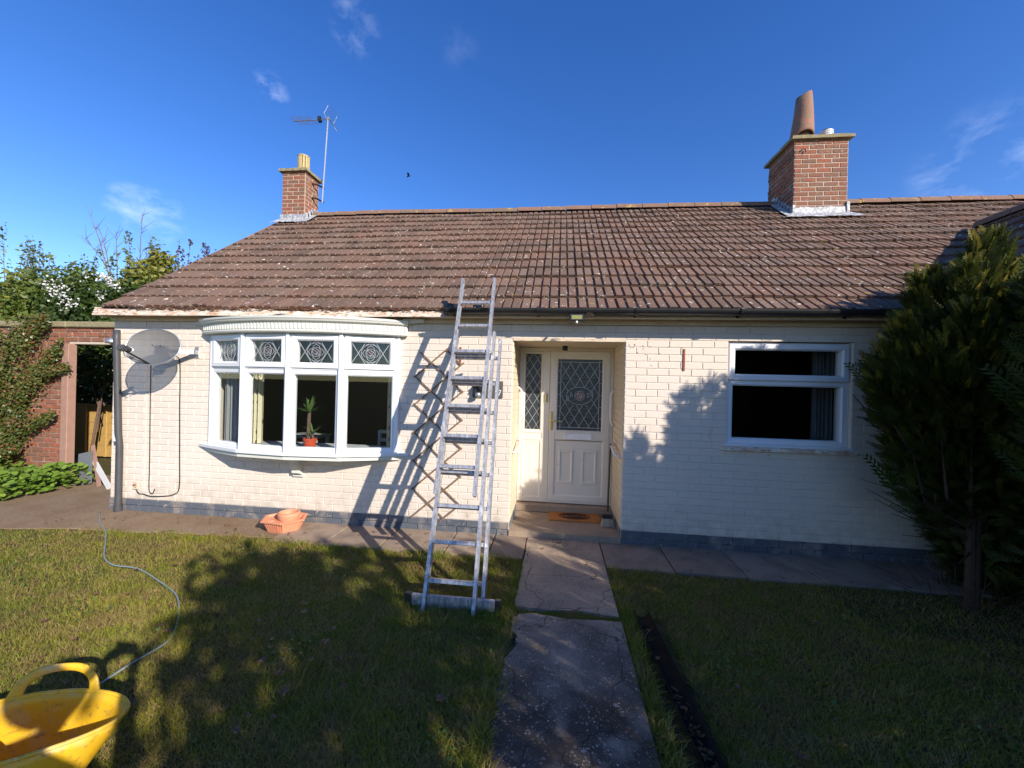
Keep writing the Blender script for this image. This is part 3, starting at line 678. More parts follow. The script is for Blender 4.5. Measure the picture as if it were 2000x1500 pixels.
# right pot: short red pot under a tall leaning half-round cowl
c1 = (3.98, 2.74, 5.77)
pot2 = MB().lathe(c1, [(.115,0),(.12,.05),(.105,.07),(.10,.20)], 20).build('chimney_pot', 'pot_red', ch2, smooth=False)
vs = []; F = []; nn = 22
for j, (zz, r0, dx) in enumerate(((0.015,.180,-.01),(.20,.165,.0),(.50,.138,.005),(.78,.116,.0),(.87,.105,-.005))):
    for q in range(nn+1):
        a = math.radians(-60)+math.radians(300)*q/nn+math.radians(150); cut = (.12*max(0, math.cos(a+math.pi/2.0))) if j == 0 else 0
        zz2 = zz+cut*1.2 if j == 0 else zz-(.10*(1-math.cos(a))*.5 if j == 4 else 0)
        vs.append((c1[0]+dx-.02+r0*math.cos(a)+(zz*.03), c1[1]+r0*math.sin(a), c1[2]+zz2))
for j in range(4):
    for q in range(nn): a = j*(nn+1)+q; F.append((a, a+1, a+nn+2, a+nn+1))
cw = MB().add(vs, F).build('cowl', 'pot_red', pot2, smooth=True); md = cw.modifiers.new('thickness', 'SOLIDIFY'); md.thickness = .018
fl = MB().lathe((4.36, 2.78, 5.77), [(.085,0),(.085,.13)], 20).build('flue_terminal', 'white', ch2)
for k in range(3): MB().lathe((4.36, 2.78, 5.90+.035*k), [(.075,0),(.10,.004),(.10,.016),(.075,.02)], 20).build('flue_ring', 'white', fl)
MB().lathe((4.36, 2.78, 5.88), [(.06,0),(.06,.14)], 14).build('flue_core', 'black', fl)
MB().tube([(3.80,2.487,5.52),(3.83,2.47,5.55),(3.87,2.47,5.54),(3.875,2.47,5.50)], .008, 5).build('cable_hook', 'black', ch2)
# lead flashings
def zroof(y): return EZ+SL*(min(y, 2*RY-y)-EY)
def apron(x0, x1, y0, parent, ext=.12):
    m = MB(); N = 16; vs = []
    for i in range(N+1):
        x = x0-.03+(x1-x0+.06)*i/N; vs += [(x, y0-.012, zroof(y0)+.12+random.uniform(-.008,.008)), (x, y0-.018, zroof(y0)+.03), (x+(i-N/2)/N*ext, y0-.15+random.uniform(-.015,.015), zroof(y0-.15)+.028)]
    F = [(i*3+k, i*3+3+k, i*3+4+k, i*3+1+k) for i in range(N) for k in (0, 1)]
    m.add(vs, F).build('apron_flashing', 'lead', parent)
def stepped(xs_, y0, y1, parent, side):
    m = MB(); y = y0; s = side
    while y < y1-.02:
        z = zroof(y); x = xs_+s*.014
        m.add([(x, y-.01, z+.02), (x, y+.12, zroof(min(RY, y+.12))+.0), (x, y+.10, zroof(min(RY, y+.1))+.08+random.uniform(0,.02)), (x, y-.01, z+.15+random.uniform(-.02,.02))], [(0,1,2,3)]); y += .09
    m.add([(xs_+s*.012, y0-.1, zroof(y0-.1)+.03), (xs_+s*.15, y0-.1, zroof(y0-.1)+.03), (xs_+s*.12, min(y1, RY), zroof(min(y1, RY))+.03), (xs_+s*.012, min(y1, RY), zroof(min(y1, RY))+.035)], [(0,1,2,3)])
    m.build('stepped_flashing', 'lead', parent, fix=False)
apron(3.725, 4.52, 2.5, ch2, .3); stepped(3.725, 2.5, 3.1, ch2, -1); apron(-5.36, -4.89, 2.79, ch1, .25); stepped(-4.89, 2.79, 3.21, ch1, 1)
MB().bbox(4.50, 4.55, 2.47, 2.50, 4.46, 4.70, .006).build('flashing_upstand', 'lead', ch2); MB().bbox(3.70, 3.745, 2.47, 2.50, 4.46, 4.66, .006).build('flashing_upstand', 'lead', ch2)
# ---- projecting wing at the right
WX, WZ, WF = 5.68, 4.0, -1.6
MB().box(XR, 7.4, WF, -.001, 0, 2.3).build('wing_wall', 'paint_brick', house)
wg = MB().extrude([(3.68, 2.44), (WX, WZ-.06), (7.7, 2.44), (7.6, 2.38), (WX, WZ-.14), (3.78, 2.38)], WF-.1, 1.85, 1).build('wing_roof', 'tile_stuff', house)
OW = Matrix.Translation((3.65, 0, 2.48-.03)) @ Matrix.Rotation(-math.pi/2, 4, 'Z') @ Matrix.Rotation(ang, 4, 'X')
lay_tiles(wg, None, OW, range(-10, 8), 9, lambda p, r, c_: (p.y+.2 > (p.x-3.65)) , 90, 8, lambda f, r, c_: 1 if f[0] < 2100 else -1)
for k in range(8):
    y = 1.7-.45*k; vs = []
    for yy in (y, y-.44):
        for q in range(9): a = math.pi*q/8; vs.append((WX+.12*math.cos(a), yy, WZ-.05+.11*math.sin(a)))
    MB().add(vs, [(q, q+1, 10+q, 9+q) for q in range(8)]+[tuple(range(9)), tuple(range(9, 18))]).build('ridge_tile', 'ridge', wg)
# ------------------------------------------------------------------ bay window
def seg_map(P, Q):
    P, Q = np.array(P, float), np.array(Q, float); d = Q-P; L_ = np.linalg.norm(d); d /= L_; nrm = np.array([d[1], -d[0]])
    return L_, (lambda u, o, z: (P[0]+d[0]*u+nrm[0]*o, P[1]+d[1]*u+nrm[1]*o, z))
def lbox(mb, f, u0, u1, o0, o1, z0, z1):
    vs = [f(u, o, z) for z in (z0, z1) for u, o in ((u0, o1), (u1, o1), (u1, o0), (u0, o0))]
    mb.add(vs, [(0,3,2,1),(4,5,6,7),(0,1,5,4),(1,2,6,5),(2,3,7,6),(3,0,4,7)])
def ring(mb, f, u0, u1, z0, z1, w_, o0, o1, ch=.012):
    # mitred rectangular frame with a chamfered inner edge
    def rect(a, o): return [f(u0+a, o, z0+a), f(u1-a, o, z0+a), f(u1-a, o, z1-a), f(u0+a, o, z1-a)]
    loops = [rect(0, o0), rect(0, o1-.004), rect(.004, o1), rect(w_-ch, o1), rect(w_, o1-ch), rect(w_, o0)]
    vs = [p for l_ in loops for p in l_]; n = len(loops)
    F = [(k*4+i, k*4+(i+1) % 4, ((k+1) % n)*4+(i+1) % 4, ((k+1) % n)*4+i) for k in range(n) for i in range(4)]
    mb.add(vs, F)
BP = [(-4.085,-.03),(-3.515,-.215),(-2.93,-.27),(-2.345,-.215),(-1.775,-.03)]
bay = bpy.data.objects.new('bay_window', None); COL.objects.link(bay); bay.parent = house; ORG['bay_window'] = (0, 0, 0)
bay['label'] = 'white curved bay window with leaded roses in the top lights'
def strip(mb, f, pts, o, w_=.006, closed=False):
    # flat leading strip along 2D (u, z) points
    n = len(pts); rng_ = range(n if closed else n-1)
    for i in rng_:
        a, b = np.array(pts[i]), np.array(pts[(i+1) % n]); d = b-a; l = np.linalg.norm(d)
        if l < 1e-6: continue
        d /= l; q = np.array([-d[1], d[0]])*w_/2; a = a-d*w_*.25; b = b+d*w_*.25
        vs = [f(p[0], oo, p[1]) for oo in (o, o+.004) for p in (a-q, b-q, b+q, a+q)]
        mb.add(vs, [(4,5,6,7),(0,1,5,4),(1,2,6,5),(2,3,7,6),(3,0,4,7)])
def arcpts(c, r, a0, a1, n=10, ry=None):
    ry = ry or r; return [(c[0]+r*math.cos(math.radians(a0+(a1-a0)*k/n)), c[1]+ry*math.sin(math.radians(a0+(a1-a0)*k/n))) for k in range(n+1)]
def rose(mb, f, c, R, o, w_=.005, petals=True):
    strip(mb, f, arcpts(c, R, 0, 360, 28)[:-1], o, w_, True)
    for k in range(4):
        a = 90*k; cc = (c[0]+.42*R*math.cos(math.radians(a)), c[1]+.42*R*math.sin(math.radians(a)))
        tip = (c[0]+.86*R*math.cos(math.radians(a)), c[1]+.86*R*math.sin(math.radians(a)))
        l = (c[0]+.56*R*math.cos(math.radians(a+45)), c[1]+.56*R*math.sin(math.radians(a+45))); r = (c[0]+.56*R*math.cos(math.radians(a-45)), c[1]+.56*R*math.sin(math.radians(a-45)))
        m1 = (c[0]+.74*R*math.cos(math.radians(a+26)), c[1]+.74*R*math.sin(math.radians(a+26))); m2 = (c[0]+.74*R*math.cos(math.radians(a-26)), c[1]+.74*R*math.sin(math.radians(a-26)))
        strip(mb, f, [l, m1, tip, m2, r], o, w_)
        e = (c[0]+R*math.cos(math.radians(a)), c[1]+R*math.sin(math.radians(a))); strip(mb, f, [tip, e], o, w_)
    strip(mb, f, arcpts(c, .52*R, 0, 360, 18)[:-1], o, w_, True)
    strip(mb, f, arcpts((c[0]-.12*R, c[1]+.08*R), .30*R, 40, 300, 8), o, w_*.9); strip(mb, f, arcpts((c[0]+.10*R, c[1]-.06*R), .30*R, -140, 110, 8), o, w_*.9)
    strip(mb, f, [(c[0]-.36*R, c[1]+.30*R), (c[0]+.36*R, c[1]-.30*R)], o, w_*.9); strip(mb, f, [(c[0]-.05*R, c[1]-.35*R), (c[0]+.32*R, c[1]+.22*R)], o, w_*.9)
Z0, ZTR, ZTOP = .865, 1.755, 2.17
for i in range(4):
    L_, f = seg_map(BP[i], BP[i+1])
    fr = MB(); ring(fr, f, .012, L_-.012, Z0, ZTR+.012, .052, -.07, 0, .014); ring(fr, f, .012, L_-.012, ZTR+.015, ZTOP, .046, -.07, 0, .012)
    frame = fr.build('sash_frame', 'upvc', bay)
    tp = MB(); ring(tp, f, .034, L_-.034, ZTR+.037, ZTOP-.018, .060, -.06, .020, .016); topf = tp.build('top_light', 'upvc', bay)
    gl = MB(); lbox(gl, f, .05, L_-.05, -.045, -.030, Z0+.045, ZTR-.03); gl.build('pane', 'glass', frame)
    gl = MB(); lbox(gl, f, .08, L_-.08, -.040, -.025, ZTR+.085, ZTOP-.07); pane = gl.build('pane', 'glass', topf)
    u0, u1, z0, z1 = .095, L_-.095, ZTR+.098, ZTOP-.078; cu, cz_ = (u0+u1)/2, (z0+z1)/2; H = z1-z0; R = H*.42
    cm = MB(); o = -.024
    for s in (-1, 1):
        e = (u1-u0)/2
        pa = [(cu+s*e, cz_+H/2), (cu+s*(e-.62*H), cz_-H/2)]; pb = [(cu+s*e, cz_-H/2), (cu+s*(e-.62*H), cz_+H/2)]
        strip(cm, f, pa, o, .006); strip(cm, f, pb, o, .006)
        for t in (-1, 1): strip(cm, f, [(cu+s*(e-.62*H-.05), cz_+t*H/2), (cu+s*R*.62, cz_+t*R*.80)], o, .006)
    rose(cm, f, (cu, cz_), R, o, .0042); cm.build('leading', 'came', topf, fix=False)
    rd = MB(); vs = [f(cu+.33*R*math.cos(a), -.0245, cz_+.33*R*math.sin(a)) for a in np.linspace(0, 2*math.pi, 13)[:-1]]; rd.add(vs, [tuple(range(12))]).build('rose_glass', 'pinkglass', topf, fix=False)
for i, (px_, py_) in enumerate(BP):
    s = 0 if 0 < i < 4 else (1 if i == 0 else -1)
    MB().bbox(px_-.021+s*.004, px_+.021+s*.004, py_-.032 if s == 0 else py_-.014, py_+.055, Z0-.005, ZTOP, .006).build('mullion', 'upvc', bay)
def offs(P, d, ext):
    # offset polyline outward (towards -y)
    out = []; n = len(P)
    for i, p in enumerate(P):
        a = np.array(P[max(i-1, 0)]); b = np.array(P[min(i+1, n-1)]); t = b-a; t = t/np.linalg.norm(t); nr = np.array([t[1], -t[0]]); out.append((p[0]+nr[0]*d, p[1]+nr[1]*d))
    out[0] = (out[0][0]-ext, out[0][1]); out[-1] = (out[-1][0]+ext, out[-1][1]); return out
def plate(P, z0, z1, mat, name, back=.02):
    n = len(P); pl = list(P)+[(P[-1][0], back), (P[0][0], back)]; m = len(pl)
    vs = [(x, y, z) for z in (z0, z1) for x, y in pl]; F = [tuple(range(m))[::-1], tuple(range(m, 2*m))]+[(i, (i+1) % m, m+(i+1) % m, m+i) for i in range(m)]
    return MB().add(vs, F).build(name, mat, bay)
PS = [(-4.24,.0)]+offs(BP[1:4], .075, 0)+[(-1.645,.0)]; PS[0] = (-4.24, -.02); PS[-1] = (-1.64, -.02)
plate(PS, .832, .864, 'upvc', 'sill'); PS2 = [(x*1+0, y+.025) for x, y in PS]; PS2[0] = (-4.20,-.0); PS2[-1] = (-1.68, 0)
plate(PS2, .785, .832, 'canopy', 'sill_apron')
plate([(x, y+.03) for x, y in BP], .866, .872, 'upvc', 'window_board', .35)
co = MB().extrude([(.0,.785),(-.17,.785),(-.17,.745),(-.145,.735),(-.12,.68),(-.075,.62),(-.075,.585),(-.05,.575),(0,.55)], -3.0, -2.905, 0); corb = co.build('corbel', 'canopy', bay)
MB().box(-3.015, -2.89, -.03, 0, .535, .55).build('corbel_foot', 'canopy', bay)
MB().box(-2.888, -2.872, -.006, 0, .55, .785).build('corbel_strip', 'paint_brick', bay)
# canopy: moulded cornice swept along the bow
def bow(t, out=0):
    # t 0..1 ; circular arc from (-4.17,0) to (-1.69,0)
    s = .285; c_ = 2.48; R = (s*s+(c_/2)**2)/(2*s); cy = R-s; th = math.asin(c_/2/R); a = -th+2*th*t
    return (-2.93+(R+out)*math.sin(a), -((R+out)*math.cos(a)-cy))
prof = [(0,2.172),(.045,2.172),(.062,2.182),(.066,2.196),(.052,2.204),(.050,2.212),(.050,2.282),(.062,2.290),(.085,2.300),(.092,2.316),(.100,2.325),(.102,2.345),(0,2.368)]
N = 48; vs = []; F = []; m = len(prof)
for i in range(N+1):
    t = i/N
    for o, z in prof:
        x, y = bow(t, o); vs.append((x, min(y, .0), z))
for i in range(N):
    for k in range(m): F.append((i*m+k, i*m+(k+1) % m, (i+1)*m+(k+1) % m, (i+1)*m+k))
F += [tuple(range(m)), tuple(range(N*m, (N+1)*m))[::-1]]
can = MB().add(vs, F).build('canopy', 'canopy', bay)
vs = [(*bow(i/N, .0), 2.172) for i in range(N+1)]; vs = [(x, min(y, 0), z) for x, y, z in vs]
MB().add(vs, [tuple(range(N+1))]).build('canopy_underside', 'canopy', bay, fix=False)
vs = [(*bow(i/N, .0), 2.368) for i in range(N+1)]; MB().add([(x, min(y, 0), z) for x, y, z in vs], [tuple(range(N+1))]).build('canopy_top', 'canopy', bay, fix=False)
for i in range(58):
    t = (i+.5)/58; x, y = bow(t, .050); x2, y2 = bow(t+.0045, .050); d = np.array([x2-x, y2-y]); d /= np.linalg.norm(d); nr = np.array([d[1], -d[0]])
    vs = [(x+d[0]*a+nr[0]*o, y+d[1]*a+nr[1]*o, z) for z in (2.216, 2.278) for a, o in ((-.011, .010), (.011, .010), (.011, -.002), (-.011, -.002))]
    MB().add(vs, [(0,3,2,1),(4,5,6,7),(0,1,5,4),(1,2,6,5),(2,3,7,6),(3,0,4,7)]).build('dentil', 'canopy', can, fix=False)
MB().extrude([(-1.72,2.31),(-1.5,2.335),(-1.475,2.335),(-1.475,2.375),(-1.72,2.375)], -.06, -.024, 1).build('canopy_end', 'canopy', bay)
MB().extrude([(-4.33,2.29),(-4.15,2.27),(-4.15,2.36),(-4.22,2.34)], -.05, -.024, 1).build('canopy_end', 'canopy', bay)
# ------------------------------------------------------------------ right window
win = bpy.data.objects.new('window', None); COL.objects.link(win); win.parent = house; ORG['window'] = (0, 0, 0)
idf = lambda u, o, z: (u, .035-o, z)
fr = MB(); ring(fr, idf, 1.768, 2.948, 1.105, 2.165, .042, -.085, 0, .010); fr.box(1.80, 2.92, .04, .11, 1.735, 1.80); frame = fr.build('frame', 'upvc', win)
sf = MB(); ring(sf, idf, 1.785, 2.930, 1.775, 2.150, .062, -.075, .024, .016); sash = sf.build('top_sash', 'upvc', win)
sf = MB(); ring(sf, idf, 1.790, 2.925, 1.125, 1.765, .048, -.075, .004, .014); sash2 = sf.build('lower_light', 'upvc', win)
MB().box(1.83, 2.88, .075, .09, 1.83, 2.10).build('pane', 'glass', sash); MB().box(1.82, 2.89, .075, .09, 1.16, 1.73).build('pane', 'glass', sash2)
MB().bbox(1.755, 2.96, -.022, .06, 1.090, 1.118, .004).build('plastic_sill', 'upvc', win)
MB().bbox(1.725, 3.0, -.04, .03, 1.042, 1.088, .008).build('stone_sill', 'fascia', win)
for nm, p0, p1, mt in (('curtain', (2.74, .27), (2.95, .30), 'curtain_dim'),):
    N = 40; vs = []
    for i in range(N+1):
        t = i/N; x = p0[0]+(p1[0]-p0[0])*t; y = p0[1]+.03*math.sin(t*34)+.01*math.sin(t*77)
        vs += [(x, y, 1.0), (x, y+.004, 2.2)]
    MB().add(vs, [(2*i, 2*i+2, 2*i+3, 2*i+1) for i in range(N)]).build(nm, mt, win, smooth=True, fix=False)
# ------------------------------------------------------------------ rooms behind the glass
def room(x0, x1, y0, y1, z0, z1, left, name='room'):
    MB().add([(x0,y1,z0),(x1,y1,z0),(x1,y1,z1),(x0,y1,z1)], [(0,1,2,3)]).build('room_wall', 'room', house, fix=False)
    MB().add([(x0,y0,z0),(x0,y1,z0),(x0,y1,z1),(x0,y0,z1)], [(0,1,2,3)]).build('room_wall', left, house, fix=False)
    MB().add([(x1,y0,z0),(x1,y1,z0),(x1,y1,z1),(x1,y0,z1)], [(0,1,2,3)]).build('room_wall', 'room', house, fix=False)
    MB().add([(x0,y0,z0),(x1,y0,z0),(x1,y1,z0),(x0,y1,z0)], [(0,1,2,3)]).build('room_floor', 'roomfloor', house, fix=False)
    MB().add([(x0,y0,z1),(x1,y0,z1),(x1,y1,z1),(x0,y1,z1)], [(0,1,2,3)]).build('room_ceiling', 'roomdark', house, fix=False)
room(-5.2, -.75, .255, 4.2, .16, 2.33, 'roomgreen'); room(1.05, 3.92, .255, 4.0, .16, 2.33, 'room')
def drape(x0, x1, y, z0, z1, mat, nm='curtain', amp=.025, fr_=30):
    N = 36; vs = []
    for i in range(N+1): t = i/N; x = x0+(x1-x0)*t; yy = y+amp*math.sin(t*fr_); vs += [(x, yy, z0), (x, yy, z1)]
    return MB().add(vs, [(2*i, 2*i+2, 2*i+3, 2*i+1) for i in range(N)]).build(nm, mat, bay, smooth=True, fix=False)
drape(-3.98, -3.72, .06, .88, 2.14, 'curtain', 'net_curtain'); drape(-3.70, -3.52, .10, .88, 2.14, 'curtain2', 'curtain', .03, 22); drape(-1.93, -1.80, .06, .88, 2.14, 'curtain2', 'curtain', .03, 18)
# ------------------------------------------------------------------ porch: step, door, ceiling
MB().box(-.474, .724, -.03, 1.05, .0, .072).build('porch_floor', 'porchfloor', house)
MB().bbox(-.474, .724, .655, 1.05, .0725, .165, .008).build('door_step', 'porchfloor', house)
MB().box(-.468, .718, .012, .77, 2.150, 2.172).build('porch_ceiling', 'paint_reveal', house)
MB().box(-.476, .726, -.012, .012, 2.150, 2.176).build('porch_trim', 'soffit', house)
door = bpy.data.objects.new('front_door', None); COL.objects.link(door); door.parent = house; ORG['front_door'] = (0, 0, 0)
door['label'] = 'cream front door with a leaded rose panel and matching side panel'
DY = .745; df = lambda u, o, z: (u, DY-o, z)
fr = MB(); ring(fr, df, -.468, .718, .175, 2.148, .052, -.06, 0, .012); fr.bbox(-.165, -.075, DY-.004, DY+.06, .19, 2.11, .006); fr.box(-.42, -.16, DY+.006, DY+.05, .93, 1.10); fr.build('door_frame', 'upvc_cream', door)
MB().box(-.40, -.165, DY+.03, DY+.04, 1.06, 2.085).build('side_pane', 'obscure', door)
sp = MB(); ring(sp, df, -.420, -.162, 1.055, 2.10, .030, -.035, .002, .012); ring(sp, df, -.420, -.162, .215, .985, .030, -.035, .002, .012); sp.box(-.395, -.185, DY+.012, DY+.03, .24, .96); sp.build('side_panel', 'upvc_cream', door)
def lattice(mb, f, u0, u1, z0, z1, du, dz, o, w_, hole=None):
    # clipped diamond lattice
    def clip(p, q):
        t0, t1 = 0., 1.; d = (q[0]-p[0], q[1]-p[1])
        for a, lo, hi in ((0, u0, u1), (1, z0, z1)):
            if abs(d[a]) < 1e-9: continue
            ta, tb = (lo-p[a])/d[a], (hi-p[a])/d[a]
            if ta > tb: ta, tb = tb, ta
            t0, t1 = max(t0, ta), min(t1, tb)
        return ((p[0]+d[0]*t0, p[1]+d[1]*t0), (p[0]+d[0]*t1, p[1]+d[1]*t1)) if t1 > t0+1e-4 else None
    n = int((u1-u0)/du+(z1-z0)/dz)+3; Lg = 12
    for k in range(-n, n+1):
        for s in (-1, 1):
            p = ((u0+u1)/2+k*du, (z0+z1)/2); a = (p[0]-Lg*du*s, p[1]-Lg*dz); b = (p[0]+Lg*du*s, p[1]+Lg*dz); c_ = clip(a, b)
            if not c_: continue
            if hole:
                (hx, hz, rx, rz) = hole; M_ = 24; pts = [(c_[0][0]+(c_[1][0]-c_[0][0])*t/M_, c_[0][1]+(c_[1][1]-c_[0][1])*t/M_) for t in range(M_+1)]; cur = []
                for q in pts:
                    if ((q[0]-hx)/rx)**2+((q[1]-hz)/rz)**2 > 1: cur.append(q)
                    else:
                        if len(cur) > 1: strip(mb, f, [cur[0], cur[-1]], o, w_)
                        cur = []
                if len(cur) > 1: strip(mb, f, [cur[0], cur[-1]], o, w_)
            else: strip(mb, f, [c_[0], c_[1]], o, w_)
lt = MB(); lattice(lt, df, -.388, -.195, 1.088, 2.07, .105, .168, -.029, .005); lt.build('leading', 'came', door, fix=False)
leaf = MB(); ring(leaf, df, -.072, .675, .205, 2.105, .082, -.05, .012, .016); leaf.box(.0, .60, DY-.008, DY+.04, .97, 1.095); leaf.box(.0, .60, DY+.004, DY+.04, .28, .975)
lf = leaf.build('door_leaf', 'upvc_cream', door)
pf = MB(); ring(pf, df, -.005, .608, 1.075, 2.035, .030, -.03, .012, .012); ring(pf, df, -.012, .615, .26, .985, .022, -.03, .008, .010); pf.build('glazing_bead', 'upvc_cream', lf)
for a, b in ((.055, .235), (.345, .530)):
    m_ = MB(); ring(m_, df, a, b, .435, .855, .030, -.01, .010, .010); m_.build('raised_panel', 'upvc_cream', lf)
MB().box(.02, .585, DY+.015, DY+.03, 1.09, 2.02).build('door_pane', 'obscure', lf)
lt = MB(); o_ = -.014; gu0, gu1, gz0, gz1 = .025, .578, 1.105, 2.005
for a in (gu0+.035, gu1-.035): strip(lt, df, [(a, gz0), (a, gz1)], o_, .006)
for z in (gz0+.035, gz1-.035): strip(lt, df, [(gu0, z), (gu1, z)], o_, .006)
for k in range(1, 6):
    z = gz0+(gz1-gz0)*k/6
    for s in ((gu0, gu0+.035), (gu1-.035, gu1)): strip(lt, df, [(s[0], z), (s[1], z)], o_, .005)
RC = ((gu0+gu1)/2, 1.545); lattice(lt, df, gu0+.035, gu1-.035, gz0+.035, gz1-.035, .1205, .198, o_, .0045, (RC[0], RC[1], .165, .11))
strip(lt, df, arcpts(RC, .165, 0, 360, 30, .11)[:-1], o_, .005, True)
rose(lt, df, RC, .062, o_, .0035)
for s in (-1, 1):
    for k, (ux, uz, tl) in enumerate(((.105, .01, .6), (.150, -.035 if s < 0 else .03, 1.1))): strip(lt, df, [(RC[0]+s*ux+.016*math.cos(t)*.8, RC[1]+uz+.030*math.sin(t)) for t in np.linspace(0, 2*math.pi, 9)[:-1]], o_, .005, True)
lt.build('leading', 'came', lf, fix=False)
rd = MB(); rd.add([df(RC[0]+.050*math.cos(a), -.0145, RC[1]+.052*math.sin(a)) for a in np.linspace(0, 2*math.pi, 17)[:-1]], [tuple(range(16))])
rd.build('rose_glass', 'rosered', lf, fix=False)
lb = MB(); ring(lb, df, .125, .455, .992, 1.068, .014, -.01, .026, .006); lb.box(.13, .45, DY-.020, DY-.008, 1.0, 1.06); lb.build('letterbox', 'white', lf)
hd = MB(); hd.bbox(-.062, -.032, DY-.022, DY-.010, 1.10, 1.335, .004); hd.tube([(-.047, DY-.03, 1.225), (-.047, DY-.06, 1.225), (-.02, DY-.066, 1.226), (.09, DY-.062, 1.215)], [.011,.011,.010,.009], 8); hd.build('handle', 'brass', lf)
be = MB(); be.bbox(-.137, -.103, DY-.022, DY-.004, 1.455, 1.56, .004); be.build('doorbell', 'pot_buff', door)
MB().lathe((.10, .52, 2.095), [(.03,0),(.032,.01),(.032,.055)], 14).build('porch_lamp', 'black', house)
for s, xr in ((1, -.476), (-1, .726)):
    y = .62; r_ = MB().tube([(xr+s*.0, y, 1.64), (xr+s*.045, y, 1.60), (xr+s*.055, y, 1.56), (xr+s*.055, y, 1.26), (xr+s*.045, y, 1.22), (xr, y, 1.18)], .013, 8)
    r_.build('grab_rail', 'white', house, smooth=True)
    r_ = MB().tube([(xr, .10, .90), (xr+s*.06, .11, .92), (xr+s*.065, .15, .93), (xr+s*.065, .44, .98), (xr+s*.05, .49, .985), (xr, .50, .985)], .014, 8); r_.build('grab_rail', 'white', house, smooth=True)
# holes, ties, trim on the front wall
for x, z0, z1 in ((1.325, 1.855, 2.085), (-1.065, 1.87, 2.07)):
    b = MB(); b.bbox(x-.011, x+.011, -.016, -.005, z0, z1, .003); b.build('iron_strap', 'rust', house)
mb = MB()
for k in range(26): x = random.choice((random.uniform(.74, 1.1), random.uniform(-5.3, 3.6))); z = random.uniform(1.9, 2.2) if x > .7 and x < 1.2 else random.uniform(.2, 2.2); mb.lathe((x, -.0085, z), [(.004,0)], 6) if False else mb.box(x-.004, x+.004, -.0095, -.007, z-.004, z+.004)
mb.build('screw_holes', 'brownboard', house, kind='stuff')
dp = MB().tube([(-5.345,-.06,2.21),(-5.34,-.062,2.1),(-5.285,-.062,.95),(-5.265,-.062,.80),(-5.262,-.062,.05),(-5.262,-.062,-.01)], [.036,.036,.036,.036,.036,.041], 14).build('downpipe', 'blackpipe', house, smooth=True)
MB().lathe((-5.262,-.062,.0), [(.043,0),(.043,.075)], 14).build('pipe_collar', 'blackpipe', dp)
MB().add([(-5.32,-.101,.93),(-5.29,-.105,.95),(-5.275,-.104,.90),(-5.27,-.101,.86),(-5.30,-.104,.86),(-5.305,-.1,.89)], [(0,1,2,3,4,5)]).build('paint_splash', 'white', dp, fix=False)
MB().box(-4.985, -4.972, -.0125, -.007, .28, 2.2).build('old_cable_strip', 'paint_brick', house)
# ------------------------------------------------------------------ ladder
LN = np.array([0, -1, .474]); LN = LN/np.linalg.norm(LN)
def lp(x0, k, z, off): return np.array([x0+k*z, -1.51+.474*z, z])+LN*off
lad = thing('ladder', 'long scuffed aluminium extension ladder leaning on the gutter beside the front door', 'ladder', (-.74, -1.5, 0))
def rail(sec, x0, k, z0, z1, off, w_=.026, d_=.058, nm='rail'):
    a, b = lp(x0, k, z0, off), lp(x0, k, z1, off); ax = (b-a)/np.linalg.norm(b-a); si = np.cross(ax, LN)
    sgn = 1 if nm == 'L' else -1; m = MB()
    # C-channel: web plus two flanges
    def bx_(c, wx, wd_): 
        vs = [e+si*sx*wx/2+LN*sd*wd_/2+si*c[0]+LN*c[1] for e in (a, b) for sx, sd in ((-1,-1),(1,-1),(1,1),(-1,1))]
        m.add(vs, [(0,1,2,3),(7,6,5,4),(0,4,5,1),(1,5,6,2),(2,6,7,3),(3,7,4,0)])
    bx_((0, d_/2-.003), w_, .006); bx_((0, -d_/2+.003), w_, .006); bx_((-sgn*(w_/2-.002), 0), .004, d_-.012)
    return m.build('rail', 'alu', sec)
def rungs(sec, xl, xr, k, zs, off):
    for z in zs:
        a, b = lp(xl, k, z, off), lp(xr, k, z, off); a[0] += .008; b[0] -= .008
        m = MB(); m.bar(a, b, .030, .028, (0, .45, 1)); m.bar(a+np.array([0,0,.013]), b+np.array([0,0,.013]), .024, .006, (0, .2, 1)); m.build('rung', 'alu', sec)
def section(nm):
    s = bpy.data.objects.new(nm, None); COL.objects.link(s); s.parent = lad; ORG[s.name] = ORG[lad.name]; return s
zs = [.18, .428, .675, .925, 1.178, 1.433, 1.69, 1.944]
sc_ = section('back_section'); rail(sc_, -.938, -.029, .03, 2.15, -.062, nm='L'); rail(sc_, -.495, -.029, .03, 2.13, -.062, nm='R'); rungs(sc_, -.938, -.495, -.029, zs, -.062)
sb_ = section('middle_section'); rail(sb_, -.922, -.029, -.005, 2.13, 0, nm='L'); rail(sb_, -.549, -.029, -.01, 2.17, 0, nm='R'); rungs(sb_, -.922, -.549, -.029, zs, 0)
sa_ = section('top_section'); rail(sa_, -.928, -.0225, .745, 2.72, .062, nm='L'); rail(sa_, -.612, -.0165, .74, 2.725, .062, nm='R')
for z in (.95, 1.19, 1.44, 1.69, 1.945, 2.205, 2.455):
    a, b = lp(-.928, -.0225, z, .062), lp(-.612, -.0165, z, .062); a[0] += .008; b[0] -= .008
    m = MB(); m.bar(a, b, .030, .028, (0, .45, 1)); m.bar(a+np.array([0,0,.013]), b+np.array([0,0,.013]), .024, .006, (0, .2, 1)); m.build('rung', 'alu', sa_)
for x0, k, z, o in ((-.928, -.0225, 2.72, .062), (-.612, -.0165, 2.725, .062)):
    c = lp(x0, k, z, o); MB().lathe(tuple(c), [(.013,-.02),(.013,.004),(.008,.013)], 10, sy=2.0).build('end_cap', 'alu', sa_)
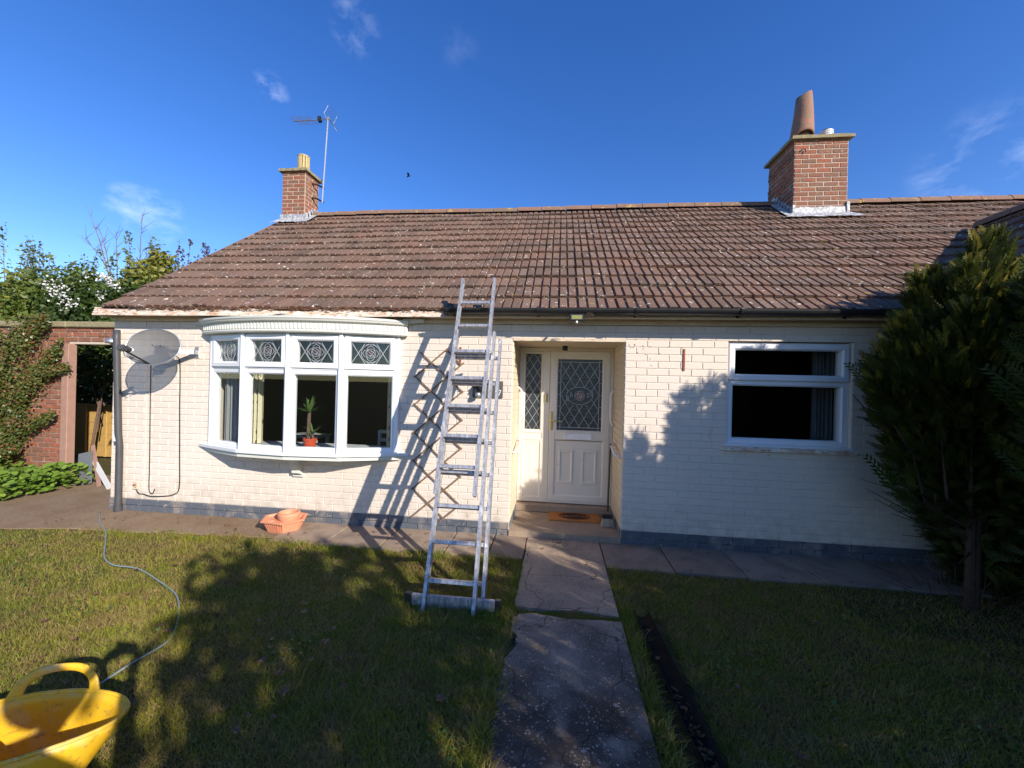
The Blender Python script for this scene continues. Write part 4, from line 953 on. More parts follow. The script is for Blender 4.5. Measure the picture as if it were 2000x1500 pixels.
for x0, k, z, o in ((-.549,-.029,.20,.033),(-.922,-.029,.20,.033),(-.495,-.029,.07,-.03),(-.549,-.029,1.95,.033)):
    c = lp(x0, k, z, o); MB().tube([c-LN*.0, c+LN*.006], .008, 8).build('bolt', 'steel', sb_)
sb = MB(); sb.bbox(-1.03, -.40, -1.475, -1.445, .008, .092, .004); bar_ = sb.build('stabiliser_bar', 'alu', lad)
MB().bbox(-1.085, -1.028, -1.48, -1.44, .0, .097, .006).build('rubber_foot', 'black', bar_); MB().bbox(-.402, -.355, -1.48, -1.44, .0, .097, .006).build('rubber_foot', 'black', bar_)
# ------------------------------------------------------------------ trellis
tre = thing('trellis', 'folding diamond trellis of thin dark laths fixed to the wall behind the ladder', 'trellis', (-1.3, -.02, .15))
def lath(x0, z0, x1, z1, y):
    MB().bar((x0, y, z0), (x1, y, z1), .007, .015, (0, 0, 1)).build('lath', 'trellis', tre)
for i in range(-1, 6):
    z = .145+.315*i; a, b = max(0, (.14-z)/.907) if z < .14 else 0, 1
    x0, x1 = -1.585, -1.02; zz0, zz1 = z, z+.49
    if i == 5: x1, zz1 = -1.20, z+.335
    if i == -1: x0 = x0+.33; zz0 = z+.33*.87
    lath(x0, zz0, x1, zz1, -.028)
for i in range(0, 8):
    z = .145+.315*i; x0, x1 = -1.585, -1.02; zz0, zz1 = z+.02, z-.47
    if i == 0: continue
    if i == 1: x1 = x0+.38; zz1 = zz0-.38*.87
    if i == 6: x0 += .06; zz0 -= .05
    if i == 7: x0 += .36; zz0 -= .33; x1 = -1.05; zz1 = zz0-.17
    lath(x0, zz0, x1, zz1, -.020)
# ------------------------------------------------------------------ number plate with ornament
sg = thing('house_sign', 'dark slate number plate with a small black and grey ornament, right of the trellis', 'sign', (-.74, 0, 1.6))
MB().bbox(-.915, -.577, -.022, -.010, 1.515, 1.70, .004).build('plate', 'sign', sg)
MB().bar((-.640,-.024,1.600), (-.596,-.024,1.600), .004, .008, (0,0,1)).build('digit_seven_top', 'white', sg); MB().bar((-.598,-.024,1.600), (-.628,-.024,1.53), .004, .008, (1,0,0)).build('digit_seven_stem', 'white', sg)
om = MB(); 
for k in range(9):
    a = k*.7; om.tube([(-.85+.03*math.cos(a), -.05, 1.60+.045*math.sin(a)), (-.85+.055*math.cos(a+.6), -.06, 1.60+.065*math.sin(a+.6))], [.018,.008], 7)
om.build('ornament', 'black', sg); MB().lathe((-.842,-.075,1.545), [(.004,-.03),(.027,-.02),(.033,0),(.027,.02),(.004,.03)], 14).build('grey_ball', 'steel', sg, smooth=True)
# ------------------------------------------------------------------ satellite dish
dn = np.array([.22, -.93, .24]); dn /= np.linalg.norm(dn); du = np.cross((0,0,1.), dn); du /= np.linalg.norm(du); dv = np.cross(dn, du); dc = np.array([-4.47, -.33, 1.965])
dish = thing('satellite_dish', 'grey mesh satellite dish on the cream wall left of the bay window', 'satellite dish', (-4.3, 0, 1.9))
vs = [tuple(dc)]; F = []; RN, AN = 7, 36
for r in range(1, RN+1):
    for k in range(AN):
        a = 2*math.pi*k/AN; q = r/RN; vs.append(tuple(dc+du*.275*q*math.cos(a)+dv*.205*q*math.sin(a)+dn*.075*q*q))
F = [(0, 1+k, 1+(k+1) % AN) for k in range(AN)]+[(1+(r-1)*AN+k, 1+r*AN+k, 1+r*AN+(k+1) % AN, 1+(r-1)*AN+(k+1) % AN) for r in range(1, RN) for k in range(AN)]
MB().add(vs, F).build('reflector', 'dish', dish, smooth=True, fix=False)
MB().tube([dc+du*.277*math.cos(a)+dv*.207*math.sin(a)+dn*.076 for a in np.linspace(0, 2*math.pi, 49)], .006, 6, False).build('rim', 'steel', dish)
lnb = dc+dn*.30-dv*.10-du*.10
MB().tube([dc-dv*.20+dn*.05, lnb+dn*-.02-dv*.02], .009, 6).build('lnb_arm', 'black', dish)
l_ = MB(); l_.tube([lnb-dn*.07+dv*.01, lnb+dn*.01+dv*.01], .024, 12); l_.bar(lnb, lnb+dn*.055, .062, .055, tuple(dv)); l_.tube([lnb+dn*.02, lnb-dv*.07-dn*.02, lnb-dn*.13-dv*.07, dc-dv*.2+dn*.04], .004, 6); lo = l_.build('lnb_head', 'blackpipe', dish)
MB().lathe(tuple(lnb-dn*.08+dv*.01), [(.003,-.03),(.026,-.01),(.028,.01),(.003,.03)], 12).build('lnb_cap', 'white', dish)
b_ = MB(); b_.bar(dc-dn*.02, dc-dn*.08, .10, .10, tuple(dv)); b_.bar(dc-dn*.07, (-4.30,-.06,1.955), .035, .045); b_.bar((-4.30,-.07,1.955), (-4.30,-.012,1.955), .05, .05); b_.build('mount_arm', 'steel', dish)
MB().bbox(-4.33, -4.27, -.018, -.008, 1.89, 2.02, .003).build('wall_plate', 'steel', dish)
MB().bar(dc-dn*.012+dv*.03-du*.05, dc-dn*.012+dv*.03+du*.05, .02, .02).build('back_bracket', 'black', dish)
for px_ in ((.02, .04), (-.06, .04)): c = dc+du*px_[0]+dv*px_[1]; MB().tube([c, c+dn*.008], .007, 6).build('bolt', 'black', dish)
def cable(pts, r, mat, name, label, cat='cable', sm=6):
    # Catmull-Rom through the points
    P = [np.array(p, float) for p in pts]; P = [2*P[0]-P[1]]+P+[2*P[-1]-P[-2]]; out = []
    for i in range(1, len(P)-2):
        for k in range(sm):
            t = k/sm; a, b, c_, d = P[i-1], P[i], P[i+1], P[i+2]
            out.append(.5*((2*b)+(-a+c_)*t+(2*a-5*b+4*c_-d)*t*t+(-a+3*b-3*c_+d)*t**3))
    out.append(P[-2]); o = MB().tube(out, r, 6).build(name, mat, None, smooth=True); return tag(o, label, cat)
cable([(-4.53,-.25,1.93),(-4.53,-.06,1.90),(-4.525,-.013,1.8),(-4.515,-.013,1.3),(-4.50,-.013,.7),(-4.495,-.013,.32),(-4.56,-.013,.235),(-4.66,-.020,.21),(-4.86,-.022,.195),(-4.97,-.018,.215),(-5.04,-.013,.215),(-5.075,-.013,.26),(-5.08,-.02,.30)], .0055, 'black', 'aerial_cable', 'black cable running down from the dish bracket and looping to the small wall box')
cable([(-4.92,-.013,1.80),(-4.915,-.013,1.3),(-4.905,-.013,.6),(-4.905,-.013,.30),(-4.885,-.013,.235),(-4.855,-.013,.225),(-4.835,-.013,.26),(-4.825,-.013,.285)], .005, 'black', 'aerial_cable', 'black cable dropping straight below the dish and hooking up at its lower end')
jb = thing('socket_box', 'small rust stained square socket box low on the wall beside the downpipe', 'socket', (-5.085, 0, .3)); MB().bbox(-5.125, -5.045, -.022, -.008, .265, .355, .004).build('back_plate', 'soffit', jb); MB().lathe((-5.085, -.026, .32), [(.02,0),(.02,.01)], 10).build('gland', 'rust', jb)
# ------------------------------------------------------------------ lamps on the eaves
fl = thing('floodlight', 'small black floodlight with a yellow lens under the gutter above the porch', 'light', (.18, -.3, 2.36))
MB().bbox(.118, .262, -.345, -.318, 2.318, 2.388, .006).build('case', 'black', fl); MB().box(.138, .242, -.349, -.344, 2.334, 2.374).build('lens', 'darkroof', fl)
MB().lathe((.19, -.335, 2.305), [(.003,-.012),(.011,-.006),(.012,.004),(.008,.013)], 10).build('sensor', 'white', fl, smooth=True); MB().bar((.19,-.318,2.36), (.19,-.19,2.42), .02, .012).build('arm', 'black', fl)
tw = MB()
for k in range(14): a = random.uniform(-.3, 1.2); tw.tube([(.265,-.30,2.37), (.265+random.uniform(.02,.05), -.31, 2.375+random.uniform(-.01,.03)), (.27+.09*math.cos(a), -.31+random.uniform(-.03,.03), 2.375+.05*math.sin(a))], .0015, 3)
tag(tw.build('nest_twigs', 'bark'), 'dry twigs poking out beside the small floodlight', 'twigs')
br = thing('loose_bracket', 'black loose gutter bracket dangling above the bay window canopy', 'bracket', (-3.05, -.3, 2.37))
MB().bar((-3.13,-.33,2.335), (-3.03,-.22,2.385), .03, .012).build('strap', 'black', br); MB().bar((-3.10,-.335,2.352), (-3.0,-.32,2.372), .07, .008, (0, -.3, 1)).build('flap', 'black', br)
wl = thing('security_lamp', 'small silver security lamp on the garden wall just left of the downpipe', 'light', (-6.5, .96, 2.1))
MB().lathe((-6.62, .90, 2.17), [(.01,.05),(.06,.03),(.085,-.01),(.08,-.04),(.01,-.05)], 14).build('lamp_head', 'steel', wl, smooth=True); MB().bbox(-6.57, -6.46, .93, .985, 2.09, 2.14, .008).build('sensor', 'white', wl)
# ------------------------------------------------------------------ chimney aerial
ae = thing('tv_aerial', 'tall television aerial on a thin mast strapped to the left chimney', 'aerial', (-4.74, 3.1, 5.2))
MB().tube([(-4.735,3.1,5.19),(-4.652,3.1,6.92)], .015, 8).build('mast', 'steel', ae)
bm_ = MB(); bm_.tube([(-4.60,3.10,6.86),(-5.31,2.98,6.775)], .010, 6); bm_.build('boom', 'steel', ae)
for k in range(11):
    t = k/11; c = np.array([-4.93,3.045,6.82])*(1-t)+np.array([-5.31,2.98,6.775])*t; MB().tube([c+np.array([.02,.15,.01]), c-np.array([.02,.15,.01])], .004, 4).build('element', 'steel', ae)
for s in (-1, 1):
    m = MB()
    for k in range(5): a = np.array([-4.66+.035*k*.6, 3.10, 6.87])+np.array([.05*k*.3, 0, s*.035*k]); m.tube([a+np.array([0,.16,0]), a-np.array([0,.16,0])], .004, 4)
    m.tube([(-4.64,3.26,6.87),(-4.56,3.26,6.87+s*.15)], .004, 4); m.tube([(-4.64,2.94,6.87),(-4.56,2.94,6.87+s*.15)], .004, 4); m.build('reflector', 'steel', ae)
MB().bar((-4.83,3.05,6.83), (-4.77,3.06,6.84), .06, .10).build('dipole_box', 'black', ae)
for z, xx in ((5.50,-4.72),(5.22,-4.735)):
    m = MB(); m.tube([(-4.88,2.98,z+.02),(-4.80,3.05,z+.03),(xx,3.10,z)], .014, 5); m.tube([(-4.88,3.0,z+.04),(-4.70,3.12,z-.02)], .010, 5); m.build('mast_bracket', 'black', ae)
# a small bird in flight
bd = thing('bird', 'tiny dark bird in flight in the blue sky right of the aerial', 'bird', (-6.15, 15.0, 14.3))
c = np.array([-8.1, 16.0, 12.6])
bd.location = tuple(c); ORG['bird'] = tuple(c)
MB().tube([c+np.array([-.12,0,-.03]), c+np.array([-.05,0,0]), c+np.array([.05,0,.03]), c+np.array([.12,0,.05])], [.004,.035,.035,.004], 8).build('body', 'black', bd, smooth=True)
MB().add([c+np.array(p) for p in ((-.04,-.02,.02),(.05,-.02,.03),(.10,-.16,.08),(.0,-.24,.10))], [(0,1,2,3)]).build('wing', 'black', bd, fix=False)
MB().add([c+np.array(p) for p in ((-.04,.02,.02),(.05,.02,.03),(-.02,.2,.17),(-.1,.22,.20))], [(0,1,2,3)]).build('wing', 'black', bd, fix=False)
# ------------------------------------------------------------------ yucca on the window board
yu = thing('yucca_plant', 'yucca with two leafy canes in a red pot behind the bay window glass', 'plant', (-2.77, -.08, .872))
yc = np.array([-2.775, -.085, .874])
MB().lathe(yc, [(.055,0),(.068,.10),(.074,.10),(.076,.122),(.070,.122),(.064,.105)], 20).build('pot', 'redpot', yu); MB().lathe(yc+np.array([0,0,.10]), [(.062,0),(.02,.004)], 16).build('soil', 'ground', yu)
for (dx, h, r, n, ln) in ((-.022, .42, .021, 24, .22), (.032, .17, .016, 15, .22)):
    top = yc+np.array([dx*.8, 0, h]); MB().tube([yc+np.array([dx,0,.09]), yc+np.array([dx*1.1,.003,h*.6]), top], [r, r*.95, r*.9], 10).build('cane', 'bark', yu)
    m = MB()
    for k in range(n):
        a = k*2.4; el = math.radians(random.uniform(5, 75)); L_ = ln*random.uniform(.6, 1.1); d = np.array([math.cos(a)*math.cos(el), math.sin(a)*math.cos(el)*.7, math.sin(el)]); sd_ = np.cross(d, (0,0,1.)); sd_ /= np.linalg.norm(sd_)+1e-9
        pts = [top+d*L_*t-np.array([0,0,.10*L_*(t*t)*(2.2 if el < .8 else .6)]) for t in (0, .33, .66, 1)]; ws = [.008,.014,.010,.001]
        vs = [p+sd_*w_*s for p, w_ in zip(pts, ws) for s in (-1, 1)]; m.add(vs, [(2*i, 2*i+1, 2*i+3, 2*i+2) for i in range(3)])
    m.build('leaves', 'yucca', yu, fix=False)
# chair indoors
ch = thing('dining_chair', 'white dining chair just visible in the dim room behind the right bay pane', 'chair', (-2.35, 1.6, .16))
cx_, cy_ = -2.36, 1.45
for sx_, sy_, h in ((-.2,-.2,.78),(.2,-.2,.78),(-.2,.2,.45),(.2,.2,.45)): MB().bbox(cx_+sx_-.02, cx_+sx_+.02, cy_+sy_-.02, cy_+sy_+.02, .16, .16+h, .004).build('leg', 'whitewood', ch)
MB().bbox(cx_-.23, cx_+.23, cy_-.2, cy_+.23, .60, .63, .005).build('seat', 'whitewood', ch)
for z in (.90, .78): MB().bbox(cx_-.2, cx_+.2, cy_-.215, cy_-.19, z, z+.05, .004).build('back_rail', 'whitewood', ch)
tb = thing('side_table', 'small white side table in the dim room behind the second bay pane', 'table', (-3.6, 1.3, .16))
MB().bbox(-3.95, -3.45, 1.1, 1.5, .80, .83, .006).build('tabletop', 'whitewood', tb)
for a in (-3.9, -3.5):
    for b in (1.15, 1.45): MB().box(a-.02, a+.02, b-.02, b+.02, .16, .80).build('leg', 'whitewood', tb)
# ------------------------------------------------------------------ doormat, broom
dm = thing('doormat', 'orange coir doormat with a dark scrolled oval at the front door step', 'doormat', (.26, .5, .072))
m = MB(); vs = []; x0, x1, y0, y1 = -.045, .565, .36, .65
n1, n2 = 24, 10
for lay in (.092, .0725):
    for j in range(n2+1):
        for i in range(n1+1): vs.append((x0+(x1-x0)*i/n1+random.uniform(-.002,.002), y0+(y1-y0)*j/n2+random.uniform(-.002,.002), lay+(random.uniform(-.002,.002) if lay > .08 else 0)))
nn = (n1+1)*(n2+1); F = [(j*(n1+1)+i, j*(n1+1)+i+1, (j+1)*(n1+1)+i+1, (j+1)*(n1+1)+i) for j in range(n2) for i in range(n1)]
per = [i for i in range(n1+1)]+[(j*(n1+1)+n1) for j in range(1, n2+1)]+[n2*(n1+1)+i for i in range(n1-1, -1, -1)]+[j*(n1+1) for j in range(n2-1, 0, -1)]
F += [(per[k], nn+per[k], nn+per[(k+1) % len(per)], per[(k+1) % len(per)]) for k in range(len(per))]; m.add(vs, F).build('coir_pad', 'matcoir', dm)
pr = MB(); mc = (.26, .51)
for k in range(9):
    for j in range(2):
        r = .035+.014*k; a0 = k*.9+j*math.pi; pts = [(mc[0]+1.15*r*math.cos(a0+t), mc[1]+.62*r*math.sin(a0+t), .0965) for t in np.linspace(0, 2.2, 10)]; pr.tube(pts, .0035, 4)
pr.tube([(mc[0]+.185*math.cos(t), mc[1]+.10*math.sin(t), .0965) for t in np.linspace(0, 2*math.pi, 30)], .004, 4); pr.build('scroll_print', 'matdark', dm)
bo = thing('broom', 'black handled broom with pale bristles standing in the right corner of the porch', 'broom', (.64, .28, .072))
MB().tube([(.655,.42,1.0),(.625,.30,.24)], .011, 8).build('handle', 'black', bo); MB().bbox(.562, .678, .265, .315, .165, .215, .006).build('head', 'black', bo)
m = MB()
for k in range(150):
    a, b = random.uniform(-1, 1), random.uniform(-1, 1); m.bar((.62+.05*a, .29+.018*b, .18), (.62+.072*a+random.uniform(-.006,.006), .285+.036*b, .076+random.uniform(0,.012)), .0045, .0035)
m.build('bristles', 'bristle', bo, kind='stuff')
# ------------------------------------------------------------------ terracotta planter
pl = thing('planter', 'faded terracotta six sided planter with fluted panels on the ground below the bay', 'planter', (-2.95, -.25, 0))
pc = np.array([-2.955, -.235, .004]); RH = .245
def hexp(r, z, k, sy=.86): a = math.radians(60*k-8); return np.array([pc[0]+r*math.cos(a), pc[1]+r*sy*math.sin(a), pc[2]+z])
vs = [tuple(hexp(r, z, k)) for r, z in ((.165,.0),(.200,.105),(.20,.11),(.17,.10)) for k in range(6)]
MB().add(vs, [(i*6+k, i*6+(k+1) % 6, (i+1)*6+(k+1) % 6, (i+1)*6+k) for i in range(3) for k in range(6)]+[tuple(range(6))[::-1]]).build('body', 'planter', pl, fix=False)
for k in range(6):     # six separate troughs round the middle, every other one fluted
    A0, A1, B0, B1 = hexp(.185,.0,k), hexp(.185,.0,k+1), hexp(.232,.112,k), hexp(.232,.112,k+1); C0, C1 = hexp(.12,.0,k), hexp(.12,.0,k+1); D0, D1 = hexp(.12,.112,k), hexp(.12,.112,k+1)
    l = lambda p, q, t: p+(q-p)*t; q = [l(A0,A1,.08), l(A0,A1,.92), l(C0,C1,.9), l(C0,C1,.1), l(B0,B1,.06), l(B0,B1,.94), l(D0,D1,.9), l(D0,D1,.1)]
    wl_ = MB().add([tuple(p) for p in q], [(3,2,1,0),(0,1,5,4),(1,2,6,5),(2,3,7,6),(3,0,4,7)]).build('trough', 'planter', pl)
    if k % 2 == 0:
        am = math.radians(60*k+22); d = (math.cos(am), math.sin(am), 0)
        for j in range(7): t = .17+.66*j/6; MB().bar(l(A0,A1,t)+np.array([0,0,.012]), l(B0,B1,t)+np.array([0,0,-.014]), .011, .012, d).build('flute', 'planter', wl_)
vs = [tuple(hexp(r, z, k)) for r, z in ((.232,.108),(.255,.112),(.258,.124),(.236,.130),(.214,.126),(.200,.104),(.06,.104)) for k in range(6)]
MB().add(vs, [(i*6+k, i*6+(k+1) % 6, (i+1)*6+(k+1) % 6, (i+1)*6+k) for i in range(6) for k in range(6)]).build('rim', 'planter', pl, fix=False)
MB().lathe(pc+np.array([.035,.02,0]), [(.10,.10),(.115,.155),(.112,.178),(.098,.186),(.090,.17),(.080,.11)], 24, cap=False).build('centre_cup', 'planter', pl, smooth=True)
MB().lathe(pc+np.array([.035,.02,.112]), [(.085,0),(.02,.001)], 18).build('cup_floor', 'planter', pl)
# ------------------------------------------------------------------ yellow tub
tub = thing('flexible_tub', 'large dirty yellow flexible tub with looped handles on the near lawn', 'tub', (-2.03, -3.13, 0))
tc_ = np.array([-2.045, -3.135]); tdx = np.array([.85, .53]); tdx /= np.linalg.norm(tdx); tdy = np.array([-tdx[1], tdx[0]])
def tubpt(a, q, z):
    A, B = .43, .185
    if q < 1: A, B = .43-.17*(1-q), .185-.005*(1-q)+.03*(1-q)
    zz = z+(.022*math.cos(2*a)*-1*q if q > .5 else 0)
    p = tc_+tdx*A*math.cos(a)+tdy*B*math.sin(a); return (p[0], p[1], zz)
AN = 64; prof = [(0.0,.004),(.10,.06),(.35,.15),(.65,.24),(.9,.31),(1.0,.345)]; vs = []; F = []
for q, z in prof:
    for k in range(AN): vs.append(tubpt(2*math.pi*k/AN, q, z))
for i in range(len(prof)-1):
    for k in range(AN): F.append((i*AN+k, i*AN+(k+1) % AN, (i+1)*AN+(k+1) % AN, (i+1)*AN+k))
F.append(tuple(range(AN))[::-1]); tbody = MB().add(vs, F).build('body', 'tub', tub, smooth=True); md = tbody.modifiers.new('wall', 'SOLIDIFY'); md.thickness = .007
MB().tube([tubpt(2*math.pi*k/AN, 1.0, .347) for k in range(AN+1)], .0075, 8, False).build('rim', 'tub', tub, smooth=True)
for sg_, am in ((1, math.radians(68)), (-1, math.radians(-95))):
    m = MB(); vs = []; nb = 26; hw = .34
    for i in range(nb+1):
        t = i/nb; a = am-hw+2*hw*t; u = (2*t-1)
        ho = .100*(1-abs(u)**3.2)**.6; hi_ = .060*max(0, 1-(abs(u)/.72)**2.6)**.6+.008
        base = np.array(tubpt(am-hw*1.12+2*hw*1.12*t, 1.0, .347)); nx_ = np.array([*(tdx*math.cos(am)*.4+tdy*math.sin(am)), 0])
        vs += [tuple(base+np.array([0,0,-.012])), tuple(base+np.array([0,0,min(hi_, ho)])+nx_*.02*hi_/.06), tuple(base+np.array([0,0,max(ho, .002)])+nx_*.03*ho/.1)]
    F = []
    for i in range(nb):
        u = abs(2*(i+.5)/nb-1); F.append((3*i+1, 3*i+4, 3*i+5, 3*i+2))
        if u > .70: F.append((3*i, 3*i+3, 3*i+4, 3*i+1))
    # narrow strip along the rim so the hole is closed below
    o = m.add(vs, F).build('handle', 'tub', tub, smooth=True, fix=False); md = o.modifiers.new('thickness', 'SOLIDIFY'); md.thickness = .012; md.offset = 0; md2 = o.modifiers.new('round', 'SUBSURF'); md2.levels = md2.render_levels = 1
# ------------------------------------------------------------------ hose, lawn gutter
cable([(-5.40,-.15,0.007),(-5.05,-.42,0.007),(-4.68,-.65,0.011),(-4.32,-.93,0.017),(-4.02,-1.17,0.017),(-3.78,-1.29,0.017),(-3.5,-1.32,0.019),(-3.12,-1.48,0.022),(-2.83,-1.62,0.022),(-2.66,-1.75,0.019),(-2.52,-1.89,0.017),(-2.41,-2.02,0.017),(-2.36,-2.13,0.017),(-2.38,-2.33,0.017),(-2.375,-2.50,0.017),(-2.35,-2.7,0.011)], .0055, 'hose', 'garden_cable', 'pale blue cable snaking across the lawn towards the yellow tub')
lg = thing('lawn_gutter', 'length of old black gutter lying face up on the grass right of the path', 'gutter', (.7, -2.0, 0))
m = MB(); n = 10; vs = []; st = 16; G0, G1 = np.array([.655,-1.36,.055]), np.array([.745,-2.95,.050])
for i in range(st+1):
    c = G0+(G1-G0)*i/st
    for rad in (.052, .047):
        for q in range(n+1): a = math.pi+math.pi*q/n; vs.append((c[0]+rad*math.cos(a), c[1], c[2]+rad*math.sin(a)+.003*math.sin(i*1.1)))
k2 = 2*(n+1); F = []
for i in range(st):
    for q in range(n): F += [(i*k2+q, i*k2+q+1, (i+1)*k2+q+1, (i+1)*k2+q), (i*k2+n+1+q+1, i*k2+n+1+q, (i+1)*k2+n+1+q, (i+1)*k2+n+1+q+1)]
    F += [(i*k2, (i+1)*k2, (i+1)*k2+n+1, i*k2+n+1), (i*k2+n, i*k2+2*n+1, (i+1)*k2+2*n+1, (i+1)*k2+n)]
for q in range(n): F += [(q, n+1+q, n+2+q, q+1)]
m.add(vs, F).build('trough', 'oldgutter', lg)
for t in (.45, .78): c = G0+(G1-G0)*t; MB().tube([(c[0]+.056*math.cos(a), c[1], c[2]+.056*math.sin(a)) for a in np.linspace(math.pi*.92, 2.08*math.pi, 12)], .007, 5).build('clip', 'oldgutter', lg)
m = MB()
for k in range(150):
    t = .35+.65*random.random()**.6; c = G0+(G1-G0)*t; a = random.uniform(0, 6.3); l = random.uniform(.008,.03); x = c[0]+random.uniform(-.028,.028); z = c[2]-.036+random.uniform(0,.014)
    m.bar((x, c[1], z), (x+l*math.cos(a), c[1]+l*math.sin(a), z+random.uniform(-.004,.008)), random.uniform(.004,.016), .003)
m.build('leaf_debris', 'ground', lg, kind='stuff')
# ------------------------------------------------------------------ garden wall, doorway post, fence, boards
gw = thing('garden_wall', 'red brick garden wall with stone coping and a doorway beside the house', 'wall', (-8, 1, 0))
GY = 1.0
gm = MB().box(-16, -7.50, GY+.006, GY+.04, -.02, 2.37).box(-7.50, XL-.001, GY+.006, GY+.22, 2.12, 2.37).build('core', 'mortar', gw)
bme = {}; nb = 0; restb = MB()
for r in range(32):
    z = -.02+.075*r; x = -16+(.1125 if r % 2 else 0)
    while x < XL:
        x0, x1 = x, min(x+.225, -7.50 if z < 2.10 and x < -7.50 else XL); x += .225
        if z < 2.10 and x0 >= -7.52: continue
        if x1-x0 < .04 or z+.07 > 2.375: continue
        wd = round(x1-x0-.010, 2); v_ = random.randrange(5); dj = random.uniform(-.003, .003)
        if x0 > -9.55 and nb < 300 and not (x0 < -8.3 and r < 4):
            if (wd, v_) not in bme:
                V, F = brick_geo(wd, .065, .014, v_); me = bpy.data.meshes.new('brick'); me.from_pydata(V, [], F); me.materials.append(M['redbrick']); bme[(wd, v_)] = me
            o = bpy.data.objects.new('brick', bme[(wd, v_)]); COL.objects.link(o); o.parent = gw; o.location = (x0+.005+8, GY+.008+dj-1, z+.005); nb += 1
        else:
            V, F = brick_geo(wd, .065, .014, v_); restb.add([(x0+.005+a, GY+.008+dj+b, z+.005+c_) for a, b, c_ in V], F)
restb.build('brickwork', 'redbrick', gw, fix=False, kind='stuff')
for x0, x1 in ((-16,-13.1),(-13.08,-10.2),(-10.18,-8.9),(-8.88,-7.52),(-7.50,-6.4),(-6.38,-5.46)): MB().bbox(x0, x1, GY-.045, GY+.27, 2.372, 2.462, .012).build('coping_stone', 'slab', gw)
tag(MB().bbox(-7.535, -7.415, GY-.07, GY+.045, -.02, 2.118, .008).build('door_post', 'post'), 'pinkish weathered timber post at the garden doorway', 'post')
fp = thing('fence_panel', 'yellow brown lapped fence panel seen through the garden doorway', 'fence', (-9.6, 2.6, 0)); FY = 2.6
for k in range(9): MB().bbox(-10.8, -8.2, FY+.008*(k % 2), FY+.02+.008*(k % 2), .02+.112*k, .02+.112*k+.125, .003).build('board', 'fencewood', fp)
for x in (-10.55, -9.75, -9.32, -8.86): MB().bbox(x-.025, x+.025, FY-.03, FY-.002, .02, 1.03, .004).build('batten', 'fencewood', fp)
MB().bbox(-10.8, -8.2, FY-.02, FY+.03, 1.03, 1.06, .004).build('cap_rail', 'fencewood', fp)
def board(name, label, p, q, w_, t_, mat, up_=(0,-1,.2)): return tag(MB().bar(p, q, w_, t_, up_).build(name, mat), label, 'board')
board('leaning_board', 'short dark grey board leaning in the garden doorway', (-6.98,.86,0), (-7.10,.95,.46), .20, .03, 'greyboard')
board('leaning_board', 'long white board lying aslant across the garden doorway', (-6.38,.72,.02), (-7.15,1.05,.42), .07, .02, 'whiteboard')
board('leaning_board', 'rotten brown board leaning diagonally behind the white board', (-6.20,1.05,.10), (-7.3,1.5,.98), .09, .03, 'brownboard')
board('leaning_board', 'bare orange timber lath beside the grey board', (-6.65,.80,.0), (-7.12,1.06,.55), .05, .02, 'post')
board('leaning_board', 'pale grey sheet standing against the house corner', (-6.32,1.25,.05), (-6.42,1.28,.66), .34, .02, 'whiteboard')
# ------------------------------------------------------------------ vegetation
def leaf_quads(C, Nn, L, W, fold=.0):
    n = len(C); T = rng.normal(size=(n, 3)); T -= Nn*(T*Nn).sum(1)[:, None]; T /= np.linalg.norm(T, axis=1)[:, None]+1e-9
    B = np.cross(Nn, T); L = np.asarray(L).reshape(-1, 1); W = np.asarray(W).reshape(-1, 1)
    v0 = C-T*L*.5; v2 = C+T*L*.5; v1 = C+B*W*.5+T*L*.06+Nn*W*fold; v3 = C-B*W*.5+T*L*.06+Nn*W*fold
    return np.stack([v0, v1, v2, v3], 1).reshape(-1, 3)
def lobes_points(lobes, n, shell=.55, gap=0.0, gs=3.0):
    vol = np.array([l[3]*l[4]*l[5] for l in lobes])**.72; pr = vol/vol.sum(); idx = rng.choice(len(lobes), n*2, p=pr); L = np.array(lobes)[idx]
    d = rng.normal(size=(n*2, 3)); d /= np.linalg.norm(d, axis=1)[:, None]; r = (shell+(1-shell)*rng.random(n*2))[:, None]*(1+.12*rng.normal(size=(n*2, 1)))
    P = L[:, :3]+d*r*L[:, 3:6]
    if gap > 0:
        g = np.sin(P[:, 0]*gs*2.1+1)+np.sin(P[:, 1]*gs*2.5)+np.sin(P[:, 2]*gs*2.3+2)+.8*np.sin((P[:, 0]+P[:, 2])*gs*4.7)
        k = g > (-3.8+gap*4.2); P, d = P[k], d[k]
    return P[:n], d[:n]
def foliage(name, mat, parent, lobes, n, size, shell=.5, gap=.3, gs=3.0, kind=None):
    P, d = lobes_points(lobes, n, shell, gap, gs); nr = d*.7+rng.normal(size=P.shape)*.7+np.array([0,0,.35]); nr /= np.linalg.norm(nr, axis=1)[:, None]
    s = size*(.6+.8*rng.random(len(P))); V = leaf_quads(P, nr, s, s*.62, .12); m = len(P)
    return fast_mesh(name, V, np.arange(4*m), [4]*m, mat, parent, kind)
def shoots(name, mat, parent, bases, tips, nleaf, size, spread=.05, stem=None):
    Cs = []; st = MB()
    for b, t in zip(bases, tips):
        b, t = np.array(b, float), np.array(t, float); u = np.sort(rng.random(nleaf)); p = b+(t-b)*u[:, None]+rng.normal(size=(nleaf, 3))*spread*(1-.6*u[:, None]); Cs.append(p); st.tube([b, (b+t)/2+rng.normal(size=3)*.02, t], [.012,.008,.003], 4)
    P = np.concatenate(Cs); nr = rng.normal(size=P.shape)+np.array([0,0,.4]); nr /= np.linalg.norm(nr, axis=1)[:, None]; s = size*(.6+.8*rng.random(len(P)))
    V = leaf_quads(P, nr, s, s*.55, .1); m = len(P); o = fast_mesh(name, V, np.arange(4*m), [4]*m, mat, parent)
    if stem: st.build(stem, 'bark', parent, fix=False)
    return o
